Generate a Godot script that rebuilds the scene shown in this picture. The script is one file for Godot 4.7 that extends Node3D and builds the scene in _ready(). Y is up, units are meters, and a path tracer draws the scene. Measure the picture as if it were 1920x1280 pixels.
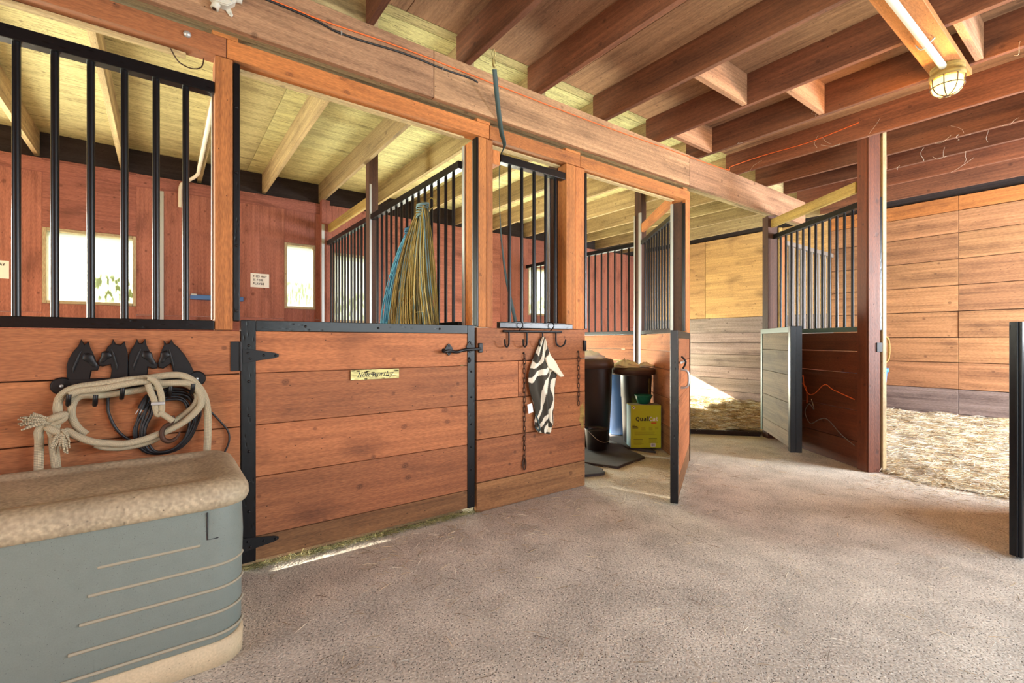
extends Node3D
# A horse barn aisle: stall fronts along x at z = -2.67, the end wall at x = 7.8, camera at the origin side looking down the aisle.
const ZF := -2.67
const JB := 2.934      # underside of the ceiling joists
const CY := 3.17       # underside of the ceiling panels
const ZB := -6.25      # inner face of the back wall
const XE := 7.8        # inner face of the end wall
const ZN := 1.75       # inner face of the wall behind the camera
const XL := -4.0
var M := {}
var rng := RandomNumberGenerator.new()
var cache := {}

# ---------------------------------------------------------------- meshes
func bmesh(s: Vector3, bev := 0.004) -> ArrayMesh:
	var h := s / 2.0
	bev = minf(bev, minf(h.x, minf(h.y, h.z)) * 0.45)
	var L := s.max_axis_index()
	var ou := rng.randf(); var ov := rng.randf()
	var V := PackedVector3Array(); var N := PackedVector3Array(); var U := PackedVector2Array(); var I := PackedInt32Array()
	for a in 3:
		var b := (a + 1) % 3; var c := (a + 2) % 3
		for k in 8:
			var sa := 1 if k & 4 else -1; var sb := 1 if k & 2 else -1; var sc := 1 if k & 1 else -1
			var p := Vector3(); p[a] = sa * h[a]; p[b] = sb * (h[b] - bev); p[c] = sc * (h[c] - bev)
			var n := Vector3(); n[a] = sa
			V.append(p); N.append(n)
			var along := p[L]; var o := c if b == L else b
			if a == L:
				along = p[b]; o = c
			U.append(Vector2(along / 2.2 + ou, p[o] / 0.7 + ov + a * 0.21))
	var idx := func(a: int, s3: Array) -> int:
		var b := (a + 1) % 3; var c := (a + 2) % 3
		return a * 8 + (4 if s3[a] > 0 else 0) + (2 if s3[b] > 0 else 0) + (1 if s3[c] > 0 else 0)
	var tri := func(i: int, j: int, k: int) -> void:
		var cr := (V[j] - V[i]).cross(V[k] - V[i])
		if cr.dot(N[i] + N[j] + N[k]) > 0.0:
			I.append_array([i, k, j])
		else:
			I.append_array([i, j, k])
	for a in 3:
		for g in 2:
			var q := a * 8 + g * 4
			tri.call(q, q + 1, q + 3); tri.call(q, q + 3, q + 2)
	for c in 3:
		var a := (c + 1) % 3; var b := (c + 2) % 3
		for k in 4:
			var s1 := [0, 0, 0]; s1[a] = 1 if k & 1 else -1; s1[b] = 1 if k & 2 else -1; s1[c] = -1
			var s2 := s1.duplicate(); s2[c] = 1
			var i0: int = idx.call(a, s1); var i1: int = idx.call(a, s2); var i2: int = idx.call(b, s2); var i3: int = idx.call(b, s1)
			tri.call(i0, i1, i2); tri.call(i0, i2, i3)
	for k in 8:
		var s1 := [1 if k & 1 else -1, 1 if k & 2 else -1, 1 if k & 4 else -1]
		tri.call(idx.call(0, s1), idx.call(1, s1), idx.call(2, s1))
	return arr_mesh(V, N, U, I)

func arr_mesh(V, N, U, I) -> ArrayMesh:
	var A := []; A.resize(Mesh.ARRAY_MAX)
	A[Mesh.ARRAY_VERTEX] = V; A[Mesh.ARRAY_NORMAL] = N; A[Mesh.ARRAY_TEX_UV] = U; A[Mesh.ARRAY_INDEX] = I
	var m := ArrayMesh.new(); m.add_surface_from_arrays(Mesh.PRIMITIVE_TRIANGLES, A)
	return m

# rings: Array of PackedVector3Array of equal length, closed round; smooth normals by generate_normals
func loft(rings: Array, cap0 := true, cap1 := true, uvs := Vector2(1, 1), close := true, st: SurfaceTool = null) -> SurfaceTool:
	if st == null:
		st = SurfaceTool.new(); st.begin(Mesh.PRIMITIVE_TRIANGLES)
	st.set_smooth_group(0)
	var n: int = rings[0].size()
	var m := n if close else n - 1
	for r in rings.size() - 1:
		var A: PackedVector3Array = rings[r]; var B: PackedVector3Array = rings[r + 1]
		for i in m:
			var j := (i + 1) % n
			var u0 := float(i) / m * uvs.x; var u1 := float(i + 1) / m * uvs.x
			var v0 := float(r) / (rings.size() - 1) * uvs.y; var v1 := float(r + 1) / (rings.size() - 1) * uvs.y
			for t in [[A[i], u0, v0], [B[i], u0, v1], [B[j], u1, v1], [A[i], u0, v0], [B[j], u1, v1], [A[j], u1, v0]]:
				st.set_uv(Vector2(t[1], t[2])); st.add_vertex(t[0])
	for e in 2:
		if (e == 0 and cap0) or (e == 1 and cap1):
			var R: PackedVector3Array = rings[0] if e == 0 else rings[-1]
			var c := Vector3()
			for p in R: c += p
			c /= n
			st.set_smooth_group(1 + e)
			for i in m:
				var j := (i + 1) % n
				var order := [c, R[i], R[j]] if e == 0 else [c, R[j], R[i]]
				for p in order:
					st.set_uv(Vector2(p.x, p.z)); st.add_vertex(p)
	return st

func done(st: SurfaceTool) -> ArrayMesh:
	st.generate_normals()
	return st.commit()

func tube(pts: Array, r, sides := 8, closed := false, st: SurfaceTool = null, uvs := Vector2(1, 1)) -> SurfaceTool:
	var rings := []
	var n := pts.size()
	var side := Vector3()
	for i in n:
		var a: Vector3 = pts[(i - 1 + n) % n] if closed else pts[maxi(i - 1, 0)]
		var b: Vector3 = pts[(i + 1) % n] if closed else pts[mini(i + 1, n - 1)]
		var t := (b - a).normalized()
		if side == Vector3():
			side = t.cross(Vector3.UP)
			if side.length() < 0.05: side = t.cross(Vector3.RIGHT)
		side = (side - t * side.dot(t)).normalized()
		var up := side.cross(t)
		var rr: float = r[i] if r is Array else r
		var ring := PackedVector3Array()
		for k in sides:
			var g := TAU * k / sides
			ring.append(pts[i] + (side * cos(g) + up * sin(g)) * rr)
		rings.append(ring)
	if closed: rings.append(rings[0])
	return loft(rings, not closed, not closed, uvs, true, st)

func lathe(prof: Array, n := 24) -> ArrayMesh:   # prof: Vector2(radius, y), bottom to top
	var rings := []
	for p in prof:
		var ring := PackedVector3Array()
		for k in n:
			var g := TAU * k / n
			ring.append(Vector3(p.x * cos(g), p.y, p.x * sin(g)))
		rings.append(ring)
	return done(loft(rings, true, true, Vector2(3, 1)))

func smooth(pts: Array, per := 5, closed := false) -> Array:   # Catmull-Rom
	var out := []
	var n := pts.size()
	for i in (n if closed else n - 1):
		var p0: Vector3 = pts[(i - 1 + n) % n] if closed else pts[maxi(i - 1, 0)]
		var p3: Vector3 = pts[(i + 2) % n] if closed else pts[mini(i + 2, n - 1)]
		var p1: Vector3 = pts[i]
		var p2: Vector3 = pts[(i + 1) % n]
		for k in per:
			out.append(p1.cubic_interpolate(p2, p0, p3, float(k) / per))
	if not closed: out.append(pts[-1])
	return out

func path(s: String, z: float, wob := 0.0) -> Array:   # "x,y x,y ..." in metres on an upright plane
	var out := []
	for q in s.split(" "):
		var c := q.split(",")
		out.append(Vector3(float(c[0]), float(c[1]), z + (rng.randf() - 0.5) * wob))
	return out

func slab(poly: PackedVector2Array, d: float, bev := 0.003, center_lift := 0.0) -> ArrayMesh:   # an outline with real thickness, bevelled, front at +z
	var st := SurfaceTool.new(); st.begin(Mesh.PRIMITIVE_TRIANGLES)
	if Geometry2D.is_polygon_clockwise(poly): poly.reverse()
	var inner := poly
	var off := Geometry2D.offset_polygon(poly, -bev)
	var c := Vector2()
	for p in poly: c += p
	c /= poly.size()
	inner = PackedVector2Array()
	for i in poly.size():
		var a := poly[(i - 1 + poly.size()) % poly.size()]; var b := poly[(i + 1) % poly.size()]
		var t := (b - a).normalized()
		inner.append(poly[i] + Vector2(-t.y, t.x) * bev)
	if off.is_empty(): inner = poly
	var layers := [[poly, 0.0], [poly, d - bev], [inner, d]]
	for l in 2:
		var A: PackedVector2Array = layers[l][0]; var B: PackedVector2Array = layers[l + 1][0]
		st.set_smooth_group(5 if l == 0 else 6)
		for i in A.size():
			var j := (i + 1) % A.size()
			var q := [Vector3(A[i].x, A[i].y, layers[l][1]), Vector3(A[j].x, A[j].y, layers[l][1]), Vector3(B[j].x, B[j].y, layers[l + 1][1]), Vector3(B[i].x, B[i].y, layers[l + 1][1])]
			for k in [0, 2, 1, 0, 3, 2]:
				st.set_uv(Vector2(q[k].x, q[k].y) * 3.0); st.add_vertex(q[k])
	for e in 2:
		var R: PackedVector2Array = inner if e else poly
		var t := Geometry2D.triangulate_polygon(R)
		st.set_smooth_group(7 + e)
		for i in range(0, t.size(), 3):
			var tr := [R[t[i]], R[t[i + 1]], R[t[i + 2]]]
			var ccw: bool = (tr[1] - tr[0]).cross(tr[2] - tr[0]) > 0
			if ccw == (e == 1): tr.reverse()
			for p in tr:
				st.set_uv(p * 3.0); st.add_vertex(Vector3(p.x, p.y, d if e else 0.0))
	return done(st)

func text(s: String, size: float, slant := 0.0, face := "Droid Sans", bold := false) -> ArrayMesh:
	var f := SystemFont.new(); f.font_names = PackedStringArray([face])
	if bold: f.font_weight = 700
	var t := TextMesh.new(); t.text = s; t.font = f; t.font_size = 32; t.pixel_size = size / 32.0; t.depth = 0.0012
	var A := t.get_mesh_arrays()
	var V: PackedVector3Array = A[Mesh.ARRAY_VERTEX]
	for i in V.size(): V[i].x += V[i].y * slant
	A[Mesh.ARRAY_VERTEX] = V
	var m := ArrayMesh.new(); m.add_surface_from_arrays(Mesh.PRIMITIVE_TRIANGLES, A)
	return m

# ---------------------------------------------------------------- nodes
func add(called: String, mesh: Mesh, m: Material, parent: Node = self, at := Vector3.ZERO, ry := 0.0) -> MeshInstance3D:
	var o := MeshInstance3D.new(); o.name = called; o.mesh = mesh; o.material_override = m
	o.position = at; o.rotation.y = ry
	parent.add_child(o, true)
	return o

func thing(called: String, label: String, category: String, at := Vector3.ZERO, ry := 0.0, group := "") -> Node3D:
	var o := Node3D.new(); o.name = called; add_child(o, true); o.position = at; o.rotation.y = ry
	return tag(o, label, category, group)

func tag(o: Node3D, label: String, category: String, group := "") -> Node3D:
	o.set_meta("label", label); o.set_meta("category", category)
	if group: o.set_meta("group", group)
	return o

func struct(called: String, label: String, category: String) -> Node3D:
	var o := thing(called, label, category); o.set_meta("kind", "structure"); return o

func box(called: String, parent: Node, lo: Vector3, hi: Vector3, m: Material, bev := 0.004) -> MeshInstance3D:
	return add(called, bmesh((hi - lo).abs(), bev), m, parent, (lo + hi) / 2.0)

func pick(kind: String) -> Material:
	var a: Array = M[kind]
	return a[rng.randi() % a.size()]

func cyl(called: String, parent: Node, a: Vector3, b: Vector3, r: float, m: Material, sides := 10) -> MeshInstance3D:
	return add(called, done(tube([a, b], r, sides)), m, parent)

func bolts(parent: Node, pts: Array, r := 0.007, m: Material = null) -> void:
	if not cache.has("bolt"):
		cache.bolt = lathe([Vector2(1, 0), Vector2(1, 0.35), Vector2(0.7, 0.75), Vector2(0.3, 0.9)], 8)
	for p in pts:
		var o := add("bolt", cache.bolt, m if m else M.iron, parent, p)
		o.rotation.x = PI / 2; o.scale = Vector3(r, r, r)

func yaw(a: Vector2, b: Vector2) -> float:
	return atan2(-(b.y - a.y), b.x - a.x)

# ---------------------------------------------------------------- textures and materials
func seam(w: int, h: int, f: float, sd: int, W := 1024, H := 512, oct := 3) -> PackedByteArray:
	var n := FastNoiseLite.new(); n.seed = sd; n.frequency = f; n.fractal_octaves = oct
	n.noise_type = FastNoiseLite.TYPE_SIMPLEX_SMOOTH
	var im := n.get_seamless_image(w, h)
	im.resize(W, H, Image.INTERPOLATE_CUBIC); im.convert(Image.FORMAT_L8)
	return im.get_data()

func wood_tex(sd: int, grain := 0.22, blot := 0.3, knots := 10, specks := 260, dashes := 0) -> Array:
	var W := 1024; var H := 512
	var a := seam(40, 512, 0.05, sd); var b := seam(12, 128, 0.06, sd + 1); var c := seam(96, 80, 0.035, sd + 2); var d := seam(256, 512, 0.2, sd + 3)
	var v := PackedFloat32Array(); v.resize(W * H)
	for i in W * H:
		var dirt := maxf(0.0, c[i] / 255.0 - 0.55) * 2.2
		v[i] = 1.0 - grain * (0.55 * (1.0 - a[i] / 255.0) + 0.6 * (1.0 - b[i] / 255.0)) - blot * dirt - 0.2 * (1.0 - d[i] / 255.0)
	var r := RandomNumberGenerator.new(); r.seed = sd
	for k in knots:
		var cx := r.randi() % W; var cy := r.randi() % H; var ry := r.randf_range(5, 11); var rx := ry * 0.64 * r.randf_range(0.9, 1.4)
		for y in range(-int(ry * 2.5), int(ry * 2.5)):
			for x in range(-int(rx * 3.5), int(rx * 3.5)):
				var q := sqrt(pow(x / rx, 2) + pow(y / ry, 2))
				if q < 1.6:
					var i := posmod(cy + y, H) * W + posmod(cx + x, W)
					v[i] *= 1.0 - 0.3 * clampf(1.6 - q, 0.0, 1.0) * (0.75 + 0.25 * sin(q * 9.0))
	for k in specks:
		var cx := r.randi() % W; var cy := r.randi() % H; var rad := r.randi() % 2
		for y in range(-rad, rad + 1):
			for x in range(-rad, rad + 1):
				v[posmod(cy + y, H) * W + posmod(cx + x, W)] *= 0.55
	for k in dashes:
		var cx := r.randi() % W; var cy := r.randi() % H; var len := r.randi_range(8, 90); var s := r.randf_range(-0.06, 0.06); var dk := r.randf_range(0.35, 0.8)
		for x in len:
			var y := int(cy + x * s)
			v[posmod(y, H) * W + posmod(cx + x, W)] *= dk
			if k % 3 == 0: v[posmod(y + 1, H) * W + posmod(cx + x, W)] *= dk
	var by := PackedByteArray(); by.resize(W * H * 3)
	for i in W * H:
		var x := clampf(v[i], 0.05, 1.0)
		by[i * 3] = int(255 * x); by[i * 3 + 1] = int(255 * x * (0.88 + 0.12 * x)); by[i * 3 + 2] = int(255 * x * (0.84 + 0.16 * x))
	var im := Image.create_from_data(W, H, false, Image.FORMAT_RGB8, by)
	var nm := im.duplicate(); nm.convert(Image.FORMAT_RGBA8); nm.resize(512, 256); nm.bump_map_to_normal_map(1.5)
	return [ImageTexture.create_from_image(im), ImageTexture.create_from_image(nm)]

func rough_tex(sd: int, lo: float, hi: float, specks: int, S := 1024) -> Array:
	var a := seam(256, 256, 0.02, sd, S, S, 5); var b := seam(S, S, 0.12, sd + 1, S, S, 3)
	var by := PackedByteArray(); by.resize(S * S * 3)
	var r := RandomNumberGenerator.new(); r.seed = sd
	for i in S * S:
		var x := lerpf(lo, hi, 0.35 * a[i] / 255.0 + 0.65 * b[i] / 255.0)
		by[i * 3] = int(255 * x); by[i * 3 + 1] = int(252 * x); by[i * 3 + 2] = int(247 * x)
	for k in specks:
		var i := r.randi() % (S * S - S - 2); var g := r.randf_range(0.35, 1.35)
		for o in [0, 1, S, S + 1]:
			for ch in 3: by[(i + o) * 3 + ch] = clampi(int(by[(i + o) * 3 + ch] * g), 0, 255)
	var im := Image.create_from_data(S, S, false, Image.FORMAT_RGB8, by)
	var nm := im.duplicate(); nm.convert(Image.FORMAT_RGBA8); nm.bump_map_to_normal_map(3.0)
	return [ImageTexture.create_from_image(im), ImageTexture.create_from_image(nm)]

func mat(c: Color, rough := 0.8, tex = null, norm := 0.0, metal := 0.0) -> StandardMaterial3D:
	var m := StandardMaterial3D.new(); m.albedo_color = c; m.roughness = rough; m.metallic = metal
	if tex != null:
		m.albedo_texture = tex[0]
		if norm > 0.0:
			m.normal_enabled = true; m.normal_texture = tex[1]; m.normal_scale = norm
	return m

func tri(m: StandardMaterial3D, s: float) -> StandardMaterial3D:
	m.uv1_triplanar = true; m.uv1_world_triplanar = true; m.uv1_scale = Vector3(s, s, s); return m

func shades(c: Color, tex: Array, rough := 0.75, n := 3, amp := 0.07) -> Array:
	var out := []
	for k in n:
		var f := 1.0 + amp * (k - (n - 1) / 2.0)
		f *= 1.06
		out.append(mat(Color(minf(1.0, c.r * f), minf(1.0, c.g * f * (1.0 + 0.02 * (k % 2))), minf(1.0, c.b * f)), rough, tex, 0.8))
	return out

func c8(r: int, g: int, b: int) -> Color:
	return Color8(r, g, b)

func materials() -> void:
	var wa := wood_tex(11, 0.2, 0.16, 12, 90); var wb := wood_tex(31, 0.28, 0.12, 6, 160); var wp := wood_tex(57, 0.13, 0.12, 2, 120, 700)
	M.stall = shades(c8(192, 122, 76), wa)
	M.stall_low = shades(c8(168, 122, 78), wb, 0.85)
	M.post = shades(c8(208, 132, 70), wa)
	M.beam = shades(c8(202, 158, 122), wb, 0.85, 2)
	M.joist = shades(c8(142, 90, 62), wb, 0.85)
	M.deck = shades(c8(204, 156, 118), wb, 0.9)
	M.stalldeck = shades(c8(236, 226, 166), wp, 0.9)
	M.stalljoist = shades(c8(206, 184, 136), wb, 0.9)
	M.back = shades(c8(186, 120, 106), wa, 0.85, 2, 0.08)
	M.dark = shades(c8(70, 60, 58), wb, 0.95, 2)
	M.endply = shades(c8(226, 180, 118), wa, 0.8, 2, 0.06)
	M.endwall = shades(c8(196, 144, 100), wb, 0.8, 4, 0.05)
	M.endlow = shades(c8(168, 150, 142), wb, 0.85, 3)
	M.grey = shades(c8(148, 128, 96), wb, 0.75, 3, 0.07)
	M.redwood = shades(c8(122, 64, 34), wa, 0.6, 3)
	M.brownpost = shades(c8(96, 60, 42), wb, 0.7, 2)
	M.yellow = shades(c8(204, 172, 92), wb, 0.8, 2)
	M.cream = mat(c8(226, 204, 152), 0.6, wa, 0.3)
	M.frame = mat(c8(222, 206, 168), 0.6, wa, 0.3)
	M.steel = mat(c8(22, 23, 28), 0.3, rough_tex(91, 0.75, 1.0, 900, 256), 0.1)
	M.steel.metallic = 0.3
	M.greensteel = mat(c8(84, 108, 100), 0.4)
	M.galv = mat(c8(186, 188, 188), 0.4, null, 0.0, 0.6)
	M.iron = mat(c8(24, 23, 25), 0.45, null, 0.0, 0.4)
	M.rust = mat(c8(72, 50, 38), 0.6, null, 0.0, 0.5)
	M.brass = mat(c8(186, 170, 112), 0.35, rough_tex(95, 0.6, 1.0, 3000, 256), 0.3, 0.7)
	var cc := rough_tex(71, 0.56, 1.0, 26000)
	M.concrete = tri(mat(c8(238, 232, 220), 0.9, cc, 1.0), 0.55)
	M.dirt = tri(mat(c8(150, 128, 104), 0.95, cc, 1.0), 0.8)
	M.straw = tri(mat(c8(236, 230, 214), 0.95, rough_tex(77, 0.55, 1.0, 30000), 1.0), 2.6)
	M.rubber = mat(c8(84, 82, 88), 0.8, cc, 0.6); tri(M.rubber, 1.5)
	M.ink = mat(c8(24, 26, 40), 0.7)
	M.paper = mat(c8(238, 236, 232), 0.85)
	M.rope = mat(c8(224, 208, 178), 0.95, rope_tex(), 0.8)
	M.cord = mat(c8(26, 26, 29), 0.5)
	M.orange = mat(c8(236, 108, 44), 0.6)
	M.plastic_grey = tri(mat(c8(124, 136, 132), 0.5, rough_tex(83, 0.9, 1.0, 500, 512), 0.25), 3.0)
	M.plastic_tan = tri(mat(c8(212, 196, 164), 0.65, rough_tex(85, 0.8, 1.0, 500, 512), 0.3), 1.6)
	M.dust = mat(c8(156, 150, 130), 0.9)
	M.bin = mat(c8(38, 34, 38), 0.4)
	M.binlid = mat(c8(74, 54, 48), 0.5)
	M.blue = mat(c8(70, 112, 176), 0.4)
	M.bluebucket = mat(c8(52, 130, 200), 0.4)
	M.bowl = mat(c8(24, 104, 84), 0.35)
	M.carton = mat(c8(190, 198, 40), 0.55)
	M.carton_blue = mat(c8(120, 184, 208), 0.55)
	M.box_grey = mat(c8(200, 196, 184), 0.5)
	M.strap = mat(c8(62, 78, 78), 0.8)
	M.twineb = [mat(c8(70, 150, 186), 0.7), mat(c8(96, 176, 204), 0.7), mat(c8(40, 104, 140), 0.7)]
	M.twinet = [mat(c8(150, 132, 64), 0.85), mat(c8(178, 160, 100), 0.85), mat(c8(104, 92, 56), 0.85), mat(c8(112, 142, 150), 0.8)]
	M.bag = mat(c8(222, 214, 196), 0.7)

func rope_tex() -> Array:
	var W := 64; var im := Image.create(W, W, false, Image.FORMAT_RGB8)
	for y in W:
		for x in W:
			var k := 0.72 + 0.28 * sin((x + y) * TAU / 16.0) * sin((x - y) * TAU / 16.0)
			im.set_pixel(x, y, Color(k, k, k * 0.97))
	var nm := im.duplicate(); nm.convert(Image.FORMAT_RGBA8); nm.bump_map_to_normal_map(2.0)
	return [ImageTexture.create_from_image(im), ImageTexture.create_from_image(nm)]

# ---------------------------------------------------------------- light
func area(called: String, at: Vector3, size: Vector2, rot: Vector3, energy: float, c: Color) -> void:
	var l := AreaLight3D.new(); l.name = called; l.area_size = size; l.position = at; l.rotation_degrees = rot
	l.light_energy = energy; l.light_color = c; l.shadow_enabled = true
	l.set("area_range", 30.0); l.set("area_attenuation", 2.0)
	add_child(l, true)

func camera_and_light() -> void:
	var cam := Camera3D.new(); cam.name = "camera"; cam.keep_aspect = Camera3D.KEEP_HEIGHT
	cam.fov = rad_to_deg(2.0 * atan(640.0 / 882.0)); cam.near = 0.05; cam.far = 200.0
	cam.position = Vector3(0, 1.15, 0); cam.rotation.y = -deg_to_rad(36.6)
	add_child(cam); cam.current = true
	var sky := ProceduralSkyMaterial.new()
	sky.sky_top_color = Color(0.62, 0.76, 0.95); sky.sky_horizon_color = Color(0.93, 0.95, 0.97)
	sky.ground_horizon_color = Color(0.75, 0.78, 0.7); sky.ground_bottom_color = Color(0.4, 0.42, 0.3)
	sky.sky_energy_multiplier = 0.95; sky.ground_energy_multiplier = 1.0
	var e := Environment.new(); e.background_mode = Environment.BG_SKY; e.sky = Sky.new(); e.sky.sky_material = sky
	e.tonemap_mode = Environment.TONE_MAPPER_LINEAR; e.tonemap_exposure = 1.3
	e.sdfgi_enabled = true; e.ssao_enabled = true; e.ssil_enabled = true
	var w := WorldEnvironment.new(); w.name = "surroundings"; w.environment = e; add_child(w)
	var sun := DirectionalLight3D.new(); sun.name = "sun"; sun.light_energy = 20.0; sun.light_color = Color(1.0, 0.95, 0.86); sun.shadow_enabled = true
	sun.light_angular_distance = 0.6
	add_child(sun); sun.look_at_from_position(Vector3.ZERO, Vector3(0.36, -0.43, 1.0))
	# daylight through the big barn door behind the camera, the aisle end and the windows
	area("barn_door_daylight", Vector3(2.9, 1.4, ZN - 0.03), Vector2(3.2, 2.6), Vector3.ZERO, 11.5, Color(0.93, 0.97, 1.0))
	area("aisle_end_daylight", Vector3(XL + 0.03, 1.4, 0.0), Vector2(2.8, 2.4), Vector3(0, -90, 0), 10.0, Color(0.93, 0.97, 1.0))
	for q in WIN:
		area("window_daylight", Vector3((q[0] + q[1]) / 2, (q[2] + q[3]) / 2, ZB - (0.13 if q[5] else -0.02)), Vector2(q[1] - q[0] - 0.02, q[3] - q[2] - 0.02), Vector3(0, 180, 0), q[4], Color(0.98, 1.0, 0.92))
	area("stall_window_daylight", Vector3(6.3, 1.7, ZN - 0.02), Vector2(1.8, 1.1), Vector3.ZERO, 44.0, Color(0.96, 0.98, 1.0))

# ---------------------------------------------------------------- setting
# openings of the back wall: x from, x to, sill, head, daylight, pane
const WIN := [[-3.7, -1.6, 0.1, 2.4, 40.0, false], [-0.92, -0.22, 1.515, 2.24, 0.35, true], [1.19, 1.55, 1.553, 2.36, 0.2, true], [1.76, 2.3, 1.4, 2.3, 0.3, true], [2.5, 4.4, 0.2, 1.15, 17.0, false], [4.98, 5.56, 1.6, 2.42, 0.4, true], [5.75, 7.5, 0.25, 1.15, 12.0, false]]

func shell() -> void:
	var g := struct("ground", "sunlit grass outside the barn beyond the windows", "ground")
	var pm := PlaneMesh.new(); pm.size = Vector2(120, 120)
	add("grass", pm, mat(c8(120, 140, 70), 0.95), g, Vector3(0, -0.12, 0))
	var f := struct("floor", "rough pale concrete barn aisle floor", "floor")
	var st := SurfaceTool.new(); st.begin(Mesh.PRIMITIVE_TRIANGLES)
	add("slab", bmesh(Vector3(XE - XL + 0.6, 0.1, ZN - ZB + 0.6), 0.001), M.concrete, f, Vector3((XE + XL) / 2, -0.05, (ZN + ZB) / 2))
	# stall ground: trodden earth inside the first two stalls
	box("stall_ground", f, Vector3(-2.2, -0.02, ZB), Vector3(1.62, 0.012, ZF - 0.06), M.dirt, 0.002)
	# back wall with its windows: sheets between openings, kick boards below
	var wb := struct("wall_back", "red stained sheet and plank back wall of the stalls", "wall")
	var cuts := [XL]
	for w in WIN: cuts.append_array([w[0], w[1]])
	cuts.append(XE + 0.1)
	for k in cuts.size() - 1:
		var a: float = cuts[k]; var b: float = cuts[k + 1]
		if k % 2 == 1:
			var w: Array = WIN[(k - 1) / 2]
			box("sheet", wb, Vector3(a, 0, ZB - 0.09), Vector3(b, w[2], ZB), pick("back"), 0.003)
			box("sheet", wb, Vector3(a, w[3], ZB - 0.09), Vector3(b, 2.9, ZB), pick("back"), 0.003)
		else:
			var x := a
			while x < b - 0.01:
				var x2 := minf(x + 2.0, b)
				if b - x2 < 0.3: x2 = b
				var y := 0.0
				for y2 in [0.62, 1.43, 2.9]:
					box("sheet", wb, Vector3(x, y, ZB - 0.09), Vector3(x2, y2 - 0.004, ZB), pick("back"), 0.003)
					y = y2
				x = x2
	box("rim_board", wb, Vector3(XL, 2.86, ZB - 0.2), Vector3(XE + 0.1, CY + 0.05, ZB - 0.1), M.dark[0])
	var rail := box("ledger", wb, Vector3(-2.0, 2.76, ZB), Vector3(1.6, 2.875, ZB + 0.012), M.back[0])
	rail.name = "ledger"
	var names := ["open back doorway of the left stall, outside the frame", "pale window behind the left grille with mossy pane", "narrow window beside the first stall partition", "window behind the far bars of the first partition", "low back opening of the feed stall", "bright window behind the small grille", "low back opening of the corner stall"]
	for k in WIN.size():
		var w: Array = WIN[k]
		var n := struct("window_%d" % (k + 1), names[k], "window")
		var t := 0.03
		box("window_frame", n, Vector3(w[0], w[2], ZB - 0.09), Vector3(w[0] + t, w[3], ZB + 0.006), M.frame)
		box("window_frame", n, Vector3(w[1] - t, w[2], ZB - 0.09), Vector3(w[1], w[3], ZB + 0.006), M.frame)
		box("window_frame", n, Vector3(w[0] + t, w[2], ZB - 0.09), Vector3(w[1] - t, w[2] + t, ZB + 0.006), M.frame)
		box("window_frame", n, Vector3(w[0] + t, w[3] - t, ZB - 0.09), Vector3(w[1] - t, w[3], ZB + 0.006), M.frame)
		if w[5]: add("pane", glass(Vector2(w[1] - w[0] - 2 * t, w[3] - w[2] - 2 * t)), pane(k), n, Vector3((w[0] + w[1]) / 2, (w[2] + w[3]) / 2, ZB - 0.055))
	# end wall: planks in stall 4, sheet over planks in the corner stall
	var we := struct("wall_right", "end wall of wide horizontal planks behind the straw stall", "wall")
	var ys := [0.0, 0.26, 0.565, 0.89, 1.2, 1.52, 1.84, 2.16, 2.48, 2.75, 2.93]
	var zc := [-2.72, -1.36, 0.0]
	for i in ys.size() - 1:
		for j in 2:
			var d := rng.randf_range(0.0, 0.008)
			var g2 := rng.randf_range(0.004, 0.009)
			var m: Material = pick("endlow") if i < 2 else pick("endwall")
			if i == 9: m = M.post[1]
			box("plank", we, Vector3(XE - d, ys[i] + g2 * 0.5, zc[j] + 0.002), Vector3(XE + 0.05, ys[i + 1] - g2 * 0.5, zc[j + 1] - 0.002), m, 0.003)
	for i in ys.size() - 1: box("plank", we, Vector3(XE, ys[i], 0.002), Vector3(XE + 0.05, ys[i + 1] - 0.005, ZN + 0.1), pick("endwall"), 0.003)
	var y := 0.0
	for y2 in [0.3, 0.52, 0.72, 0.93, 1.13, 1.3, 1.56]:
		box("plank", we, Vector3(XE - rng.randf() * 0.004, y, -6.25), Vector3(XE + 0.05, y2 - 0.004, -2.73), pick("endlow"), 0.003); y = y2
	box("sheet", we, Vector3(XE, 1.56, -6.25), Vector3(XE + 0.05, 2.93, -4.7), M.endply[0])
	box("sheet", we, Vector3(XE, 1.56, -4.695), Vector3(XE + 0.05, 2.93, -2.73), M.endply[1])
	box("outer_board", we, Vector3(XE + 0.06, 0, -6.45), Vector3(XE + 0.12, CY + 0.05, ZN + 0.1), M.dark[0])
	# walls out of the frame
	var wl := struct("wall_left", "barn wall at the left end of the aisle", "wall")
	box("sheet", wl, Vector3(XL - 0.1, 0, -6.4), Vector3(XL, CY, -1.5), M.stall[0])
	box("sheet", wl, Vector3(XL - 0.1, 0, 1.5), Vector3(XL, CY, ZN + 0.1), M.stall[0])
	box("sheet", wl, Vector3(XL - 0.1, 2.7, -1.5), Vector3(XL, CY, 1.5), M.stall[0])
	var wn := struct("wall_near", "barn wall behind the camera with the big door opening", "wall")
	box("sheet", wn, Vector3(XL, 0, ZN), Vector3(1.1, CY, ZN + 0.1), M.stall[1])
	box("sheet", wn, Vector3(4.6, 0, ZN), Vector3(5.4, CY, ZN + 0.1), M.stall[1])
	box("sheet", wn, Vector3(7.2, 0, ZN), Vector3(XE + 0.1, CY, ZN + 0.1), M.stall[1])
	box("sheet", wn, Vector3(5.4, 0, ZN), Vector3(7.2, 1.1, ZN + 0.1), M.stall[1])
	box("sheet", wn, Vector3(5.4, 2.3, ZN), Vector3(7.2, CY, ZN + 0.1), M.stall[1])
	box("sheet", wn, Vector3(1.1, 2.75, ZN), Vector3(4.6, CY, ZN + 0.1), M.stall[1])
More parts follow.
